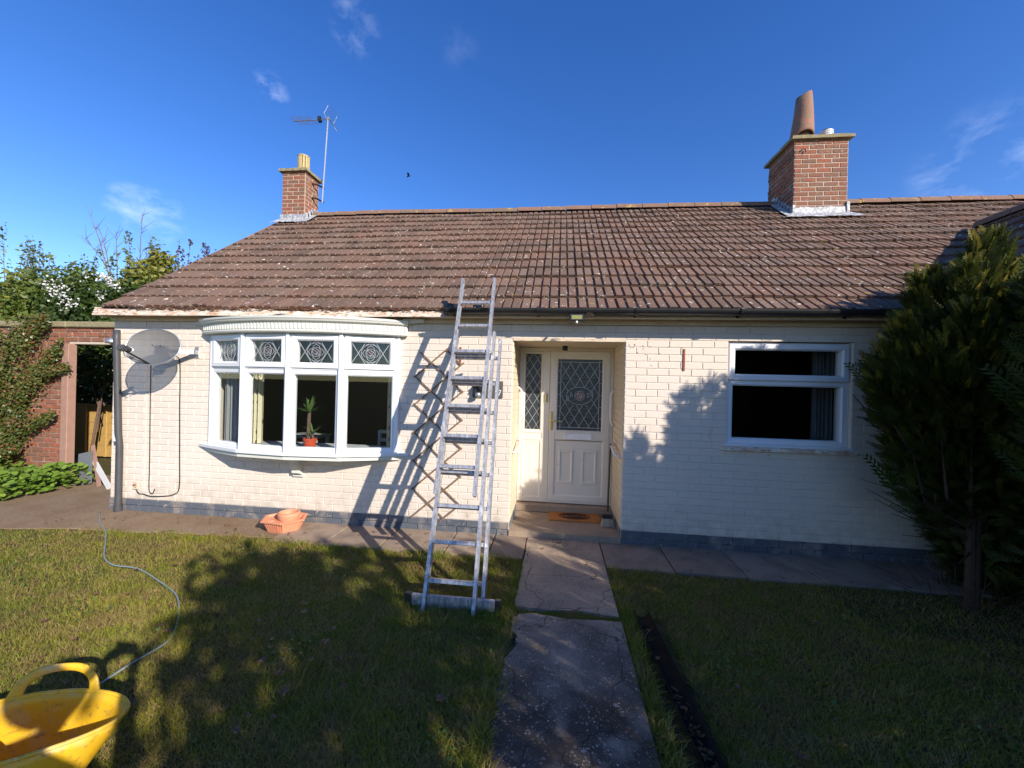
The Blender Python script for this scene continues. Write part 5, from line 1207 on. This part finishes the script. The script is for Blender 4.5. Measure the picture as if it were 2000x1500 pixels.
def trunk(parent, base, top, r, limbs, name='trunk'):
    m = MB(); b, t = np.array(base, float), np.array(top, float); mid = (b+t)/2+np.array([random.uniform(-.06,.06), random.uniform(-.06,.06), 0])
    m.tube([b-np.array([0,0,.05]), b+(mid-b)*.1, mid, t], [r*1.35, r, r*.75, r*.3], 9)
    for l in limbs:
        s = b+(t-b)*random.uniform(.25,.7); e = np.array(l, float); m.tube([s, (s+e)/2+np.array([0,0,.08]), e], [r*.45, r*.3, r*.1], 6)
    return m.build(name, 'bark', parent, fix=False)
def broadleaf(nm, label, base, lobes, n, size, mat, r=.06, gap=.3, gs=3., shell=.45, group=None):
    t = thing(nm, label, 'tree' if 'tree' in nm else 'hedge' if 'hedge' in nm else 'shrub', base, group); c = np.mean(np.array(lobes)[:, :3], 0)
    trunk(t, base, c, r, [l[:3] for l in lobes]); foliage('crown', mat, t, lobes, n, size, shell, gap, gs); return t
# feathery conifer spray template (in x across, y along, flat)
def spray_template(nk, w0, sub):
    V = []
    def quad(p, d, L, W):
        p = np.array(p, float); d = np.array(d, float); d /= np.linalg.norm(d); q = np.array([-d[1], d[0]]); V.append([(*p, 0), (*(p+d*L*.45+q*W/2), .02), (*(p+d*L), 0), (*(p+d*L*.45-q*W/2), .02)])
    quad((0, 0), (0, 1), 1.0, .045)
    for k in range(nk):
        y = .08+.88*k/nk; l = .36*(1-y*.72)
        for s in (-1, 1):
            d = np.array([s*.72, .75]); quad((0, y+.02*s), d, l*random.uniform(.8, 1.15), w0)
            if k < sub: e = np.array([0, y])+d/np.linalg.norm(d)*l*.45; quad(e, (s*.2, 1), l*.5, w0*.8)
    return np.array(V)           # (nq, 4, 3)
SPR = spray_template(8, .062, 4); SPR_FAR = spray_template(5, .11, 2)
def sprays(name, mat, parent, P, D, size, droop=.15, tmpl=None):
    tmpl = SPR if tmpl is None else tmpl
    n = len(P); D = D/np.linalg.norm(D, axis=1)[:, None]; R_ = rng.normal(size=(n, 3)); X_ = np.cross(D, R_); X_ /= np.linalg.norm(X_, axis=1)[:, None]; Zz = np.cross(X_, D)
    S = (size*(.55+.9*rng.random(n)))[:, None, None, None]; T = tmpl[None]*S            # n,nq,4,3
    bend = (T[..., 1]**2)/(S[..., 0])*droop
    V = P[:, None, None, :]+X_[:, None, None, :]*T[..., 0:1]+D[:, None, None, :]*T[..., 1:2]+Zz[:, None, None, :]*T[..., 2:3]; V[..., 2] -= bend
    V = V.reshape(-1, 3); m = len(V)//4; return fast_mesh(name, V, np.arange(4*m), [4]*m, mat, parent)
def conifer(nm, label, base, spires, n, size, group=None, tips=0, trunks=1, core=None):
    # spires: (dx, dy, z0, z1, radius) upright leaders that make the ragged crown
    t = thing(nm, label, 'conifer', base, group); b = np.array(base, float); S = np.array(spires, float); vol = (S[:, 3]-S[:, 2])*S[:, 4]; idx = rng.choice(len(S), n, p=vol/vol.sum()); s = S[idx]
    u = rng.random(n); a = rng.random(n)*2*math.pi; r = s[:, 4]*np.minimum(1, .35+u*2.2)*(1-u**2.2)**.75*(.45+.6*rng.random(n)**.6)*(1+.25*np.sin(a*3+idx))
    P = b[None]+np.stack([s[:, 0]*(.30+.70*u**.8)+np.cos(a)*r, s[:, 1]*(.30+.70*u**.8)+np.sin(a)*r, s[:, 2]+(s[:, 3]-s[:, 2])*u], 1)
    out = np.stack([np.cos(a)*.9+s[:, 0]*1.6, np.sin(a)*.9+s[:, 1]*1.6, .35+u*2.2], 1)+rng.normal(size=(n, 3))*.35
    sprays('crown', 'conifer', t, P, out, size, .15, SPR_FAR if group else SPR)
    lead = np.argsort(-(r/s[:, 4]+u*.9+rng.random(n)*.3))[:max(60, n//34)]; sprays('leader_shoots', 'conifer', t, P[lead], out[lead]+np.array([0,0,1.0]), size*2.0, .05, SPR_FAR if group else SPR)
    if tips:
        q = (u > .55) & (rng.random(n) < .9); Pt, Ot = P[q][:tips], out[q][:tips]; Pt = Pt+Ot/np.linalg.norm(Ot, axis=1)[:, None]*size*.4; sprays('golden_tips', 'conifer_tip', t, Pt, Ot, size*.7, .0)
    m = MB(); h = S[:, 3].max()
    for k in range(trunks):
        o = np.array([random.uniform(-.09,.09)*k, random.uniform(-.05,.05)*k, 0]); m.tube([b+o-np.array([0,0,.05]), b+o*1.5+np.array([0,0,.6]), b+o*2+np.array([0,0,h*.45]), b+np.array([0,0,h*.85])], [.036,.030,.024,.006], 8)
    for sp in spires:
        z = sp[2]*random.uniform(.5,.9)+.1; st_ = b+np.array([0,0,z]); m.tube([st_, st_+np.array([sp[0]*.6, sp[1]*.6, .15]), b+np.array([sp[0]*.9, sp[1]*.9, sp[2]+(sp[3]-sp[2])*.6])], [.018,.012,.004], 5)
    for k in range(16):
        aa = random.uniform(0, 6.28); z = random.uniform(.2, .6)*h; s0 = b+np.array([0,0,z-.2]); e = s0+np.array([math.cos(aa)*.7, math.sin(aa)*.6, random.uniform(-.1,.3)]); m.tube([s0, (s0+e)/2-np.array([0,0,.04]), e], [.010,.006,.002], 4)
    m.build('trunk', 'darkbark', t, fix=False); return t
def ringsp(rad, z0, z1, n, r=.2, jit=.12, fall=.35, cz=None):
    out = [(0, 0, z0+.1, cz or z1, r*1.1)]
    for k in range(n):
        a = 2*math.pi*k/n+random.uniform(-.3,.3); q = rad*random.uniform(.45, 1); out.append((q*math.cos(a), q*math.sin(a), z0+random.uniform(-.15,.35), z1-fall*(q/rad)**1.5-random.uniform(0, jit*2), r*random.uniform(.8, 1.25)))
    return out
# the dark conifers hard against the right end of the front wall
random.seed(21)
sp1 = [(0,0,1.5,2.86,.17),(-.55,-.02,1.35,2.22,.20),(-.40,.05,1.2,2.60,.15),(-.20,-.12,1.3,2.62,.17),(-.66,-.08,1.45,2.02,.20),(-.30,-.30,1.0,2.30,.24),(-.52,-.25,1.25,2.0,.22),(.2,.1,1.2,2.95,.2),(.1,-.3,.8,2.5,.25),(-.60,.15,1.3,1.95,.20),(.38,-.1,.5,2.7,.28),(-.1,.25,1.0,2.7,.2),(.35,.3,.3,2.8,.28),(-.5,.05,1.0,1.6,.25),(-.15,-.1,.75,1.7,.3),(-.72,-.02,1.15,1.75,.2),(-.35,.2,.6,1.5,.26)]
conifer('conifer', 'dark feathery conifer with visible trunk against the right end of the front wall', (3.32, -.78, 0), sp1, 9500, .14, None, 1300, 2)
conifer('conifer', 'tall dark conifer filling the right edge of the picture', (3.62, -1.75, 0), ringsp(.68, .15, 3.0, 15, .25), 7500, .15, None, 1000, 2)
conifer('conifer', 'slender conifer with bright tips rising behind the nearest one at the right edge', (3.74, -.38, 0), ringsp(.42, .05, 3.0, 10, .25, .1, .2), 6500, .15, None, 800, 1)
# dead brown undergrowth below the conifers
m = MB()
for k in range(60):
    x = random.uniform(2.9, 3.9); y = random.uniform(-1.5, -.35); z = random.uniform(0, .05); a = random.uniform(0, 6.28); l = random.uniform(.1, .5)
    m.tube([(x, y, z), (x+l*.5*math.cos(a), y+l*.5*math.sin(a), z+random.uniform(.0,.25)), (x+l*math.cos(a), y+l*math.sin(a), z+random.uniform(0,.4))], [.004,.003,.0015], 3)
m.build('dead_twigs', 'darkbark', None, fix=False, kind='stuff')
# the tall screen of evergreens outside the frame, right of and behind the photographer, whose shade lies on the lawn
HG = 'evergreens along the right boundary behind the viewpoint'
LB = ['evergreen of the boundary screen standing behind the two conifers at the right edge', 'outermost evergreen of the boundary screen, farthest to the right', 'shortest evergreen of the boundary screen, nearest the right edge of the view', 'second evergreen of the boundary screen, level with the viewpoint side', 'third evergreen of the boundary screen, behind the viewpoint', 'last evergreen of the boundary screen, next to the broadleaf tree']
for i, (x, y, h, r, nn_) in enumerate(((4.75,-2.3,3.35,.6,2200),(5.3,-3.4,3.5,.7,2200),(4.0,-2.6,2.78,.62,2400),(4.15,-3.5,2.95,.75,1900),(4.2,-4.5,3.15,.75,2000),(4.25,-5.5,3.25,.75,2000))):  # the first two are added out of view to shade the visible conifer
    conifer('boundary_conifer', LB[i], (x, y, 0), ringsp(r, .1, h, 12, .26), nn_, .22, HG)
broadleaf('shade_tree', 'spreading broadleaf tree behind the viewpoint shading the lawn', (3.8,-6.5,0), [(3.6,-6.4,3.3,.8,.8,.7),(3.5,-6.3,3.8,.5,.5,.4),(3.6,-7.1,2.8,.7,.6,.6),(4.3,-6.3,3.7,.6,.7,.6)], 2300, .15, 'green2', .12, .5, 2.6)

# shrubs and trees beyond the garden wall
def spikes(n, x0, x1, y, z0, z1, sx=.15):
    bs = [(random.uniform(x0, x1), y+random.uniform(-.3,.3), z0+random.uniform(-.4,.2)) for _ in range(n)]; ts = [(b[0]+random.uniform(-sx, sx), b[1]+random.uniform(-.1,.1), random.uniform(z0+.3, z1)) for b in bs]; return bs, ts
broadleaf('broad_shrub', 'rounded yellow green shrub above the garden wall at the far left', (-12.2,3.2,0), [(-12.4,3.2,2.6,1.3,.9,1.2),(-11.6,3.0,3.0,.8,.7,.8),(-12.9,2.8,3.2,.9,.7,.75),(-12.0,2.8,2.2,1.3,.7,.8)], 9000, .11, 'yellowgreen', .07, .25, 2.2)
broadleaf('broad_shrub', 'mid green shrub with yellowish leaves in the middle of the bushes over the wall', (-10.6,3.0,0), [(-10.6,3.0,2.6,1.0,.8,1.1),(-10.3,3.1,3.3,.65,.6,.7),(-11.0,2.9,3.2,.6,.5,.65),(-10.0,2.8,2.4,.8,.6,.8)], 9500, .10, 'green1', .07, .25, 2.5)
broadleaf('dark_shrub', 'dark green dense shrub directly above the garden doorway', (-8.7,2.2,0), [(-8.9,2.2,2.3,.7,.5,.8),(-8.2,2.1,2.2,.7,.5,.7),(-7.5,2.2,2.2,.7,.5,.7),(-9.3,2.3,2.7,.5,.4,.6),(-8.3,3.6,1.7,1.8,.6,.9)], 11000, .085, 'green2', .025, .2, 3.0)
broadleaf('broad_shrub', 'leafy green and gold shrub nearest the roof verge', (-8.4,3.4,0), [(-8.5,3.4,3.0,.8,.7,.9),(-8.9,3.4,3.6,.5,.5,.6),(-7.9,3.4,3.0,.7,.6,.7),(-7.3,3.3,2.7,.6,.5,.6),(-8.65,3.4,4.1,.28,.28,.38)], 9000, .105, 'yellowgreen', .07, .25, 2.4)
t = thing('willowy_shrub', 'grey green shrub of many upright shoots against the sky at the left', 'shrub', (-10.6,4.2,0)); b_, t_ = spikes(46, -13.6, -9.4, 4.2, 3.3, 5.0); shoots('crown', 'green3', t, b_, t_, 90, .085, .10, 'stems'); foliage('inner_leaves', 'green3', t, [(-11.8,4.2,3.0,2.4,.6,1.2),(-10.2,4.2,3.3,1.0,.5,.9)], 7500, .09, .3, .3, 3)
b_, t_ = [(-14.2,4.4,3.2),(-14.0,4.4,3.4),(-13.7,4.3,3.4)], [(-14.4,4.4,5.5),(-13.6,4.4,5.2),(-13.3,4.3,4.9)]; shoots('tall_shoots', 'green3', t, b_, t_, 110, .09, .10, 'stems')['kind'] = 'stuff'
t = thing('purple_shrub', 'spiky purple leaved shrub rising behind the roof verge', 'shrub', (-9.2,5.2,0)); b_, t_ = spikes(30, -10.6, -7.7, 5.2, 3.9, 5.35, .12); shoots('crown', 'purple', t, b_, t_, 85, .075, .06, 'stems'); b2, t2 = spikes(12, -9.8, -8.2, 5.0, 3.6, 4.9, .1); shoots('green_shoots', 'green1', t, b2, t2, 80, .075, .07); foliage('inner_leaves', 'purple', t, [(-9.2,5.2,3.2,1.5,.5,1.0)], 3500, .09, .3, .3)
broadleaf('dark_hedge', 'dark unlit hedge at the back of the passage seen through the garden doorway', (-11,4.4,0), [(-9.4,4.4,1.2,.9,.3,1.3),(-10.8,4.4,1.2,.9,.3,1.3),(-12.2,4.4,1.2,.9,.3,1.3),(-8.2,4.4,1.2,.9,.3,1.3)], 9000, .12, 'green2', .03, 0, 2)
# white blossom sprays on a hawthorn
t = thing('hawthorn', 'hawthorn with clusters of white blossom above the garden doorway', 'shrub', (-9.2,2.5,0)); foliage('crown', 'green2', t, [(-9.4,2.5,2.9,.9,.4,.75),(-8.3,2.7,3.1,.7,.4,.5)], 5200, .075, .4, .3, 3.2)
bl = []
for (cx2, cz2, sp, nn2) in ((-9.35,3.30,.10,60),(-9.15,3.12,.11,80),(-8.95,2.95,.09,60),(-8.25,3.42,.06,50),(-8.05,3.30,.06,34),(-8.35,3.12,.07,24),(-9.2,2.6,.05,12),(-10.6,2.45,.06,16),(-10.9,2.6,.12,12),(-12.0,2.7,.06,12),(-8.6,3.45,.10,14)): bl.append(np.stack([rng.normal(cx2, sp, nn2), rng.normal(2.02, .06, nn2), rng.normal(cz2, sp*.75, nn2)], 1))
P = np.concatenate(bl); nr = rng.normal(size=P.shape)+np.array([.3,-1,.4]); nr /= np.linalg.norm(nr, axis=1)[:, None]; V = leaf_quads(P, nr, .028+.018*rng.random(len(P)), .028+.018*rng.random(len(P))); fast_mesh('blossom', V, np.arange(len(V)), [4]*len(P), 'blossom', t)
# bare twiggy sapling
t = thing('bare_sapling', 'bare twiggy sapling standing above the bushes against the sky', 'tree', (-11.2,4.6,0)); m = MB()
for (x0, z0, x1, z1) in ((-11.3,3.6,-12.2,6.0),(-11.3,3.6,-11.8,5.4),(-11.2,3.6,-11.3,5.3),(-10.6,3.6,-10.55,5.75),(-11.0,3.4,-12.3,5.2),(-10.9,3.4,-10.2,4.9)):
    pts = [(x0+(x1-x0)*q, 4.6, z0+(z1-z0)*q+.25*math.sin(q*3)) for q in np.linspace(0, 1, 7)]; m.tube(pts, list(np.linspace(.018,.004,7)), 4)
    for k in range(9): q = random.uniform(.3, 1); p = np.array([x0+(x1-x0)*q, 4.6, z0+(z1-z0)*q+.25*math.sin(q*3)]); e = p+np.array([random.uniform(-.35,.35), random.uniform(-.1,.1), random.uniform(.1,.4)]); m.tube([p, e], [.006,.002], 3)
m.build('twigs', 'bark', t, fix=False)
# climber on the wall
t = thing('wall_climber', 'small leaved climbing shrub trained over the red brick garden wall', 'climber', (-8.6,.95,0)); m = MB(); Ps = []
stems = [((-9.3,.9,.1),(-7.5,.93,2.0)),((-9.1,.9,.1),(-8.3,.93,2.3)),((-8.9,.9,.1),(-9.6,.93,2.3)),((-9.3,.88,.1),(-7.55,.9,1.05)),((-8.9,.9,.2),(-7.45,.9,2.15)),((-9.9,.9,.1),(-9.0,.93,1.9)),((-9.6,.9,.1),(-10.3,.93,2.4)),((-9.0,.9,1.2),(-7.3,.9,1.75)),((-8.6,.9,.3),(-8.2,.9,.9)),((-9.2,.9,.2),(-8.0,.8,.5)),((-8.4,.9,1.9),(-7.7,.9,2.5)),((-9.5,.9,1.0),(-8.2,.93,1.35)),((-9.0,.88,.1),(-8.5,.9,1.5)),((-9.8,.88,.1),(-8.9,.9,1.0)),((-8.7,.9,.2),(-8.0,.9,1.55)),((-9.4,.9,1.6),(-8.6,.93,2.25))]
for a, b in stems:
    a, b = np.array(a), np.array(b); mid = (a+b)/2+np.array([random.uniform(-.15,.15), 0, random.uniform(.05,.25)]); pts = [a*(1-q)**2+2*mid*q*(1-q)+b*q*q for q in np.linspace(0, 1, 9)]; m.tube(pts, list(np.linspace(.02,.004,9)), 5)
    k = 1300; q = rng.random(k)[:, None]; p = a*(1-q)**2+2*mid*q*(1-q)+b*q*q; sp = .18*(1.15-q); Ps.append(p+rng.normal(size=(k, 3))*np.concatenate([sp, sp*.35, sp], 1)-np.array([0,.04,0]))
m.build('stems', 'bark', t, fix=False)
P = np.concatenate(Ps); P[:, 1] = np.minimum(P[:, 1], .975); nr = rng.normal(size=P.shape)*.7+np.array([.2,-.8,.5]); nr /= np.linalg.norm(nr, axis=1)[:, None]; s = .036+.026*rng.random(len(P)); V = leaf_quads(P, nr, s, s*.6, .1); fast_mesh('leaves', V, np.arange(len(V)), [4]*len(P), 'climber', t)
P = P[rng.random(len(P)) < .13]+np.array([0,-.03,.02]); nr = rng.normal(size=P.shape)+np.array([.2,-.8,.5]); nr /= np.linalg.norm(nr, axis=1)[:, None]; s = np.full(len(P), .03); V = leaf_quads(P, nr, s, s*.6, .1); fast_mesh('new_leaves', V, np.arange(len(V)), [4]*len(P), 'berry', t)
# low bright ground cover: rounded leaves
def round_leaves(name, mat, parent, P, Nn, S, kind=None):
    n = len(P); T = rng.normal(size=(n, 3)); T -= Nn*(T*Nn).sum(1)[:, None]; T /= np.linalg.norm(T, axis=1)[:, None]; B = np.cross(Nn, T); k = 7; V = []
    for q in range(k): a = 2*math.pi*q/k; V.append(P+(T*math.cos(a)+B*math.sin(a))*S[:, None]*(1 if q else .55)+Nn*S[:, None]*.12*math.cos(2*a))
    V = np.stack(V, 1).reshape(-1, 3); return fast_mesh(name, V, np.arange(len(V)), [k]*n, mat, parent, kind)
n = 4200; x = rng.uniform(-10.5, -6.88, n); y = rng.uniform(-.45, .95, n); lim = -.30+.30*np.sin(x*2.1)+(x+6.6)*.03; keep = (y > lim+.35*np.maximum(0, x+7.2)) ; x, y = x[keep], y[keep]; n = len(x)
z = .05+.24*rng.random(n)*np.clip((y+.5)/.6, .3, 1)*(1+.3*np.sin(x*5)); nr = rng.normal(size=(n, 3))*.35+np.array([.1,-.25,1]); nr /= np.linalg.norm(nr, axis=1)[:, None]
round_leaves('ground_cover', 'groundcover', None, np.stack([x, y, z], 1), nr, .024+.026*rng.random(n), 'stuff')
MB().lathe((-8.2,.2,.34), [(.004,0),(.03,.012),(.028,.022),(.004,.02)], 9).build('yellow_flower', 'tub', None); bpy.data.objects['yellow_flower']['kind'] = 'stuff'
# ------------------------------------------------------------------ lawn blades
def grass(name, n, hmin, hmax, region, mat='grass', lean=.8, wd=.0035):
    pts = []; need = n
    while need > 0:
        k = need*3; x = rng.uniform(-8.5, 3.9, k); y = rng.uniform(-3.4, -.40, k); d2 = (x**2+(y+4.315)**2+2.0); w_ = np.minimum(1, 5.2/d2**1.0); ok = (rng.random(k) < w_) & region(x, y) & (np.abs(x) < 1.8*(y+4.9))
        p = np.stack([x[ok], y[ok]], 1); pts.append(p); need -= len(p)
    P = np.concatenate(pts)[:n]; x, y = P[:, 0], P[:, 1]; pn = noise2(x, y, 2.1, 5); a = rng.random(n)*2*math.pi; h = hmin+(hmax-hmin)*rng.random(n)**1.5*(.75+.5*np.clip(pn+.4, 0, 1.2)); ln = lean*(.3+rng.random(n)*1.2)*h
    z = -.012+.010*noise2(x, y, 1.3, 2); W = wd*(.7+.7*rng.random(n)); dx, dy = np.cos(a), np.sin(a); b = rng.random(n)*2*math.pi; sx_, sy_ = np.cos(b)*W/2, np.sin(b)*W/2
    V = np.zeros((n, 5, 3)); base = np.stack([x, y, z], 1); side = np.stack([sx_, sy_, 0*x], 1); d = np.stack([dx*ln, dy*ln, 0*x], 1); up_ = np.stack([0*x, 0*x, h], 1)
    V[:, 0] = base-side; V[:, 1] = base+side; V[:, 2] = base+side*.8+d*.35+up_*.6; V[:, 3] = base-side*.8+d*.35+up_*.6; V[:, 4] = base+d+up_*.92
    i0 = (np.arange(n)*5)[:, None]; lo = np.concatenate([i0+np.array([[0,1,2,3]]), i0+np.array([[3,2,4]])], 1).ravel(); return fast_mesh(name, V.reshape(-1, 3), lo, np.tile([4, 3], n), mat, None, 'stuff')
def lawn_region(x, y):
    jig = .03*np.sin(x*9)+.02*np.sin(x*23+1)
    left = (x < -.245+.02*np.sin(y*11)) & (y < np.where(x < -2.9, np.interp(x, [-8,-6,-5,-4,-2.9], [-.92,-.80,-.62,-.56,-.50]), -.56)+jig)
    left &= ~((x > -.262) & (y > -1.37)); left &= (x < -.205)
    right = (x > .505) & (y < -.60+jig) & ~((x > 2.3) & (y > -1.3) & (rng.random(len(x)) < .6))
    return (left | right) & ~((x > .60) & (x < .80) & (y < -1.36))
grass('lawn_grass', 370000, .012, .046, lawn_region, wd=.0030)
def tuft_region(x, y):
    e = ((x > -.36) & (x < -.20) & (y < -.6)) | ((x > .50) & (x < .60)) | ((x < -.3) & (y > -.68+.03*np.sin(x*9)) & (y < -.52)) | ((x > -1.1) & (x < -.3) & (y > -1.7) & (y < -1.3)) | ((x > .56) & (x < .9) & (noise2(x, y, 3) > .2)) | ((noise2(x, y, 3.3, 9) > .55) & (x < -.3) & (y < -.7))
    return e & lawn_region(x, y)
grass('long_grass', 20000, .035, .09, tuft_region, lean=.9, wd=.0036)
grass('lawn_thatch', 90000, .008, .03, lawn_region, mat='thatch', lean=2.2, wd=.0030)
# clover and daisy leaves in patches
n = 16000; x = rng.uniform(-6, 3.2, n); y = rng.uniform(-3.1, -.6, n); k = lawn_region(x, y) & (noise2(x, y, 2.7, 3)+.5*noise2(x, y, 7.0, 1) > .62); x, y = x[k], y[k]; n = len(x)
nr = rng.normal(size=(n, 3))*.35+np.array([0,0,1]); nr /= np.linalg.norm(nr, axis=1)[:, None]
round_leaves('lawn_weeds', 'weed', None, np.stack([x, y, .008+.022*rng.random(n)], 1), nr, .006+.007*rng.random(n), 'stuff')
def moss_region(x, y): return (x > -.25) & (x < .50) & (np.abs(y+1.425-.02*np.sin(x*14)) < .045+.02*np.sin(x*9)) & (rng.random(len(x)) < .9)
grass('path_moss', 4200, .012, .035, moss_region)
# fallen leaves and small stones
def leaf_curl(n, region, smin, smax, z0):
    out = []
    while len(out) < n:
        x, y = random.uniform(-5.5, 3.4), random.uniform(-3.2, -.1)
        if region(x, y): out.append((x, y))
    return out
def scatter_leaves(name, n, region, s0, s1, z0, mat):
    P = leaf_curl(n, region, 0, 0, 0); V = []; F = []; m = MB()
    for x, y in P:
        a = random.uniform(0, 6.28); s = random.uniform(s0, s1); z = z0+random.uniform(0, .02); pts = []
        lobes_ = 5
        for k in range(10):
            r = s*(1 if k % 2 == 0 else .5)*random.uniform(.8,1.1)*(1.15 if k == 0 else 1); t = a+2*math.pi*k/10; pts.append((x+r*math.cos(t), y+r*math.sin(t), z+random.uniform(0,.4)*s))
        pts.append((x, y, z)); m.add(pts, [(k, (k+1) % 10, 10) for k in range(10)])
    return m.build(name, mat, None, fix=False, kind='stuff')
scatter_leaves('fallen_leaves', 130, lambda x, y: not (-.3 < x < .55) and y < -.7, .014, .034, .035, 'deadleaf')
scatter_leaves('fallen_leaves', 170, lambda x, y: y > -.62 and (x < -.6 or x > .9), .005, .020, .017, 'deadleaf')
m = MB()
for k in range(160):
    x = random.uniform(-.24, .48); y = random.uniform(-2.75, -.1); s = random.uniform(.0022, .0055)*(1.3 if y < -1.5 else 1); a = random.uniform(0, 6.28); z = .021 if y < -1.45 else .017
    if -1.47 < y < -1.38: continue
    vs = [(x+s*math.cos(a+t), y+s*.75*math.sin(a+t), z-.002) for t in np.linspace(0, 2*math.pi, 6)[:-1]]+[(x, y, z+s*.5)]; m.add(vs, [(q, (q+1) % 5, 5) for q in range(5)])
m.build('path_pebbles', 'bristle', None, fix=False, kind='stuff')
# ------------------------------------------------------------------ the photographer, whose shadow falls on the lawn
def skin_obj(name, verts, edges, radii, mat, parent, sub=2, root=0):
    me = bpy.data.meshes.new(name); o3 = ORG[parent.name]; me.from_pydata([tuple(np.array(v)-np.array(o3)) for v in verts], edges, []); me.materials.append(M[mat]); o = bpy.data.objects.new(name, me); COL.objects.link(o); o.parent = parent; ORG[o.name] = o3
    md = o.modifiers.new('skin', 'SKIN'); 
    if not me.skin_vertices: bpy.context.view_layer.objects.active = o
    sv = me.skin_vertices[0].data
    for i, r in enumerate(radii): sv[i].radius = (r if isinstance(r, tuple) else (r, r)); sv[i].use_root = (i == root)
    md.use_smooth_shade = True; s = o.modifiers.new('sub', 'SUBSURF'); s.levels = s.render_levels = sub; return o
ph = thing('person', 'person standing behind the viewpoint holding up a phone in both hands', 'person', (0, -4.72, 0)); by = -4.70
V = [(0,by,.95),(0,by,1.12),(0,by,1.32),(0,by+.01,1.44),(0,by+.02,1.52),
     (-.19,by,1.40),(-.27,by+.12,1.18),(-.11,by+.29,1.56),(.19,by,1.40),(.27,by+.12,1.18),(.10,by+.29,1.56),
     (-.10,by,.88),(-.12,by,.50),(-.13,by+.02,.09),(-.13,by+.14,.04),(.10,by,.88),(.12,by,.50),(.13,by+.02,.09),(.13,by+.14,.04)]
E_ = [(0,1),(1,2),(2,3),(3,4),(3,5),(5,6),(6,7),(3,8),(8,9),(9,10),(0,11),(11,12),(12,13),(13,14),(0,15),(15,16),(16,17),(17,18)]
Rr = [(.16,.11),(.145,.10),(.17,.115),(.12,.09),(.055,.055),.065,.048,.034,.065,.048,.034,.09,.062,.045,.04,.09,.062,.045,.04]
skin_obj('body', V, E_, Rr, 'cloth', ph)
hc = np.array([-.03, by+.06, 1.655])
def blob(c, r, name, mat, parent, seg=24):
    vs = []; F = []; n = 14
    for i in range(n+1):
        ph_ = math.pi*i/n
        for k in range(seg): t_ = 2*math.pi*k/seg; vs.append((c[0]+r[0]*math.sin(ph_)*math.cos(t_), c[1]+r[1]*math.sin(ph_)*math.sin(t_), c[2]+r[2]*math.cos(ph_)*(1 if math.cos(ph_) > 0 else 1.08)))
    F = [(i*seg+k, i*seg+(k+1) % seg, (i+1)*seg+(k+1) % seg, (i+1)*seg+k) for i in range(n) for k in range(seg)]; return MB().add(vs, F).build(name, mat, parent, smooth=True)
hd_ = blob(hc, (.078,.097,.115), 'head', 'skin', ph); blob(hc+np.array([0,-.018,.022]), (.086,.10,.112), 'hair', 'hair', ph)
MB().add([hc+np.array(p) for p in ((-.012,.09,.005),(.012,.09,.005),(.016,.092,-.03),(-.016,.092,-.03),(0,.122,-.024))], [(0,1,4),(1,2,4),(2,3,4),(3,0,4)]).build('nose', 'skin', hd_)
for s in (-1, 1): blob(hc+np.array([s*.03,.083,.012]), (.011,.009,.008), 'eye', 'white', hd_, 10); blob(hc+np.array([s*.079,-.005,-.005]), (.010,.020,.032), 'ear', 'skin', hd_, 10)
MB().tube([hc+np.array([-.024,.083,-.055]), hc+np.array([0,.092,-.057]), hc+np.array([.024,.083,-.055])], .005, 6).build('mouth', 'rosered', hd_)
for s in (-1, 1):
    w0 = np.array([.105*s, by+.285, 1.555]); vs = [w0, w0+np.array([-.004*s,.03,.045])]; ed = [(0,1)]; rr = [(.026,.02),(.036,.018)]
    for k, (dx, ln) in enumerate(((-.030,.070),(-.010,.078),(.010,.074),(.028,.058))):
        b0 = vs[1]+np.array([0,.002,.012+dx*.9]); i0 = len(vs); vs += [b0+np.array([-.012*s,.026,.006]), b0+np.array([-.034*s,.040,.004]), b0+np.array([-.034*s-ln*.28*s,.036,.0])]; ed += [(1, i0), (i0, i0+1), (i0+1, i0+2)]; rr += [.0095,.0085,.007]
    i0 = len(vs); vs += [vs[1]+np.array([-.020*s,-.012,-.008]), vs[1]+np.array([-.045*s,.006,.002])]; ed += [(1, i0), (i0, i0+1)]; rr += [.011,.009]
    skin_obj('hand', vs, ed, rr, 'skin', ph, 1)
tag(MB().bbox(-.085, .070, -4.345, -4.337, 1.605, 1.690, .003).build('phone', 'black'), 'black phone held level in both hands at the viewpoint', 'phone')
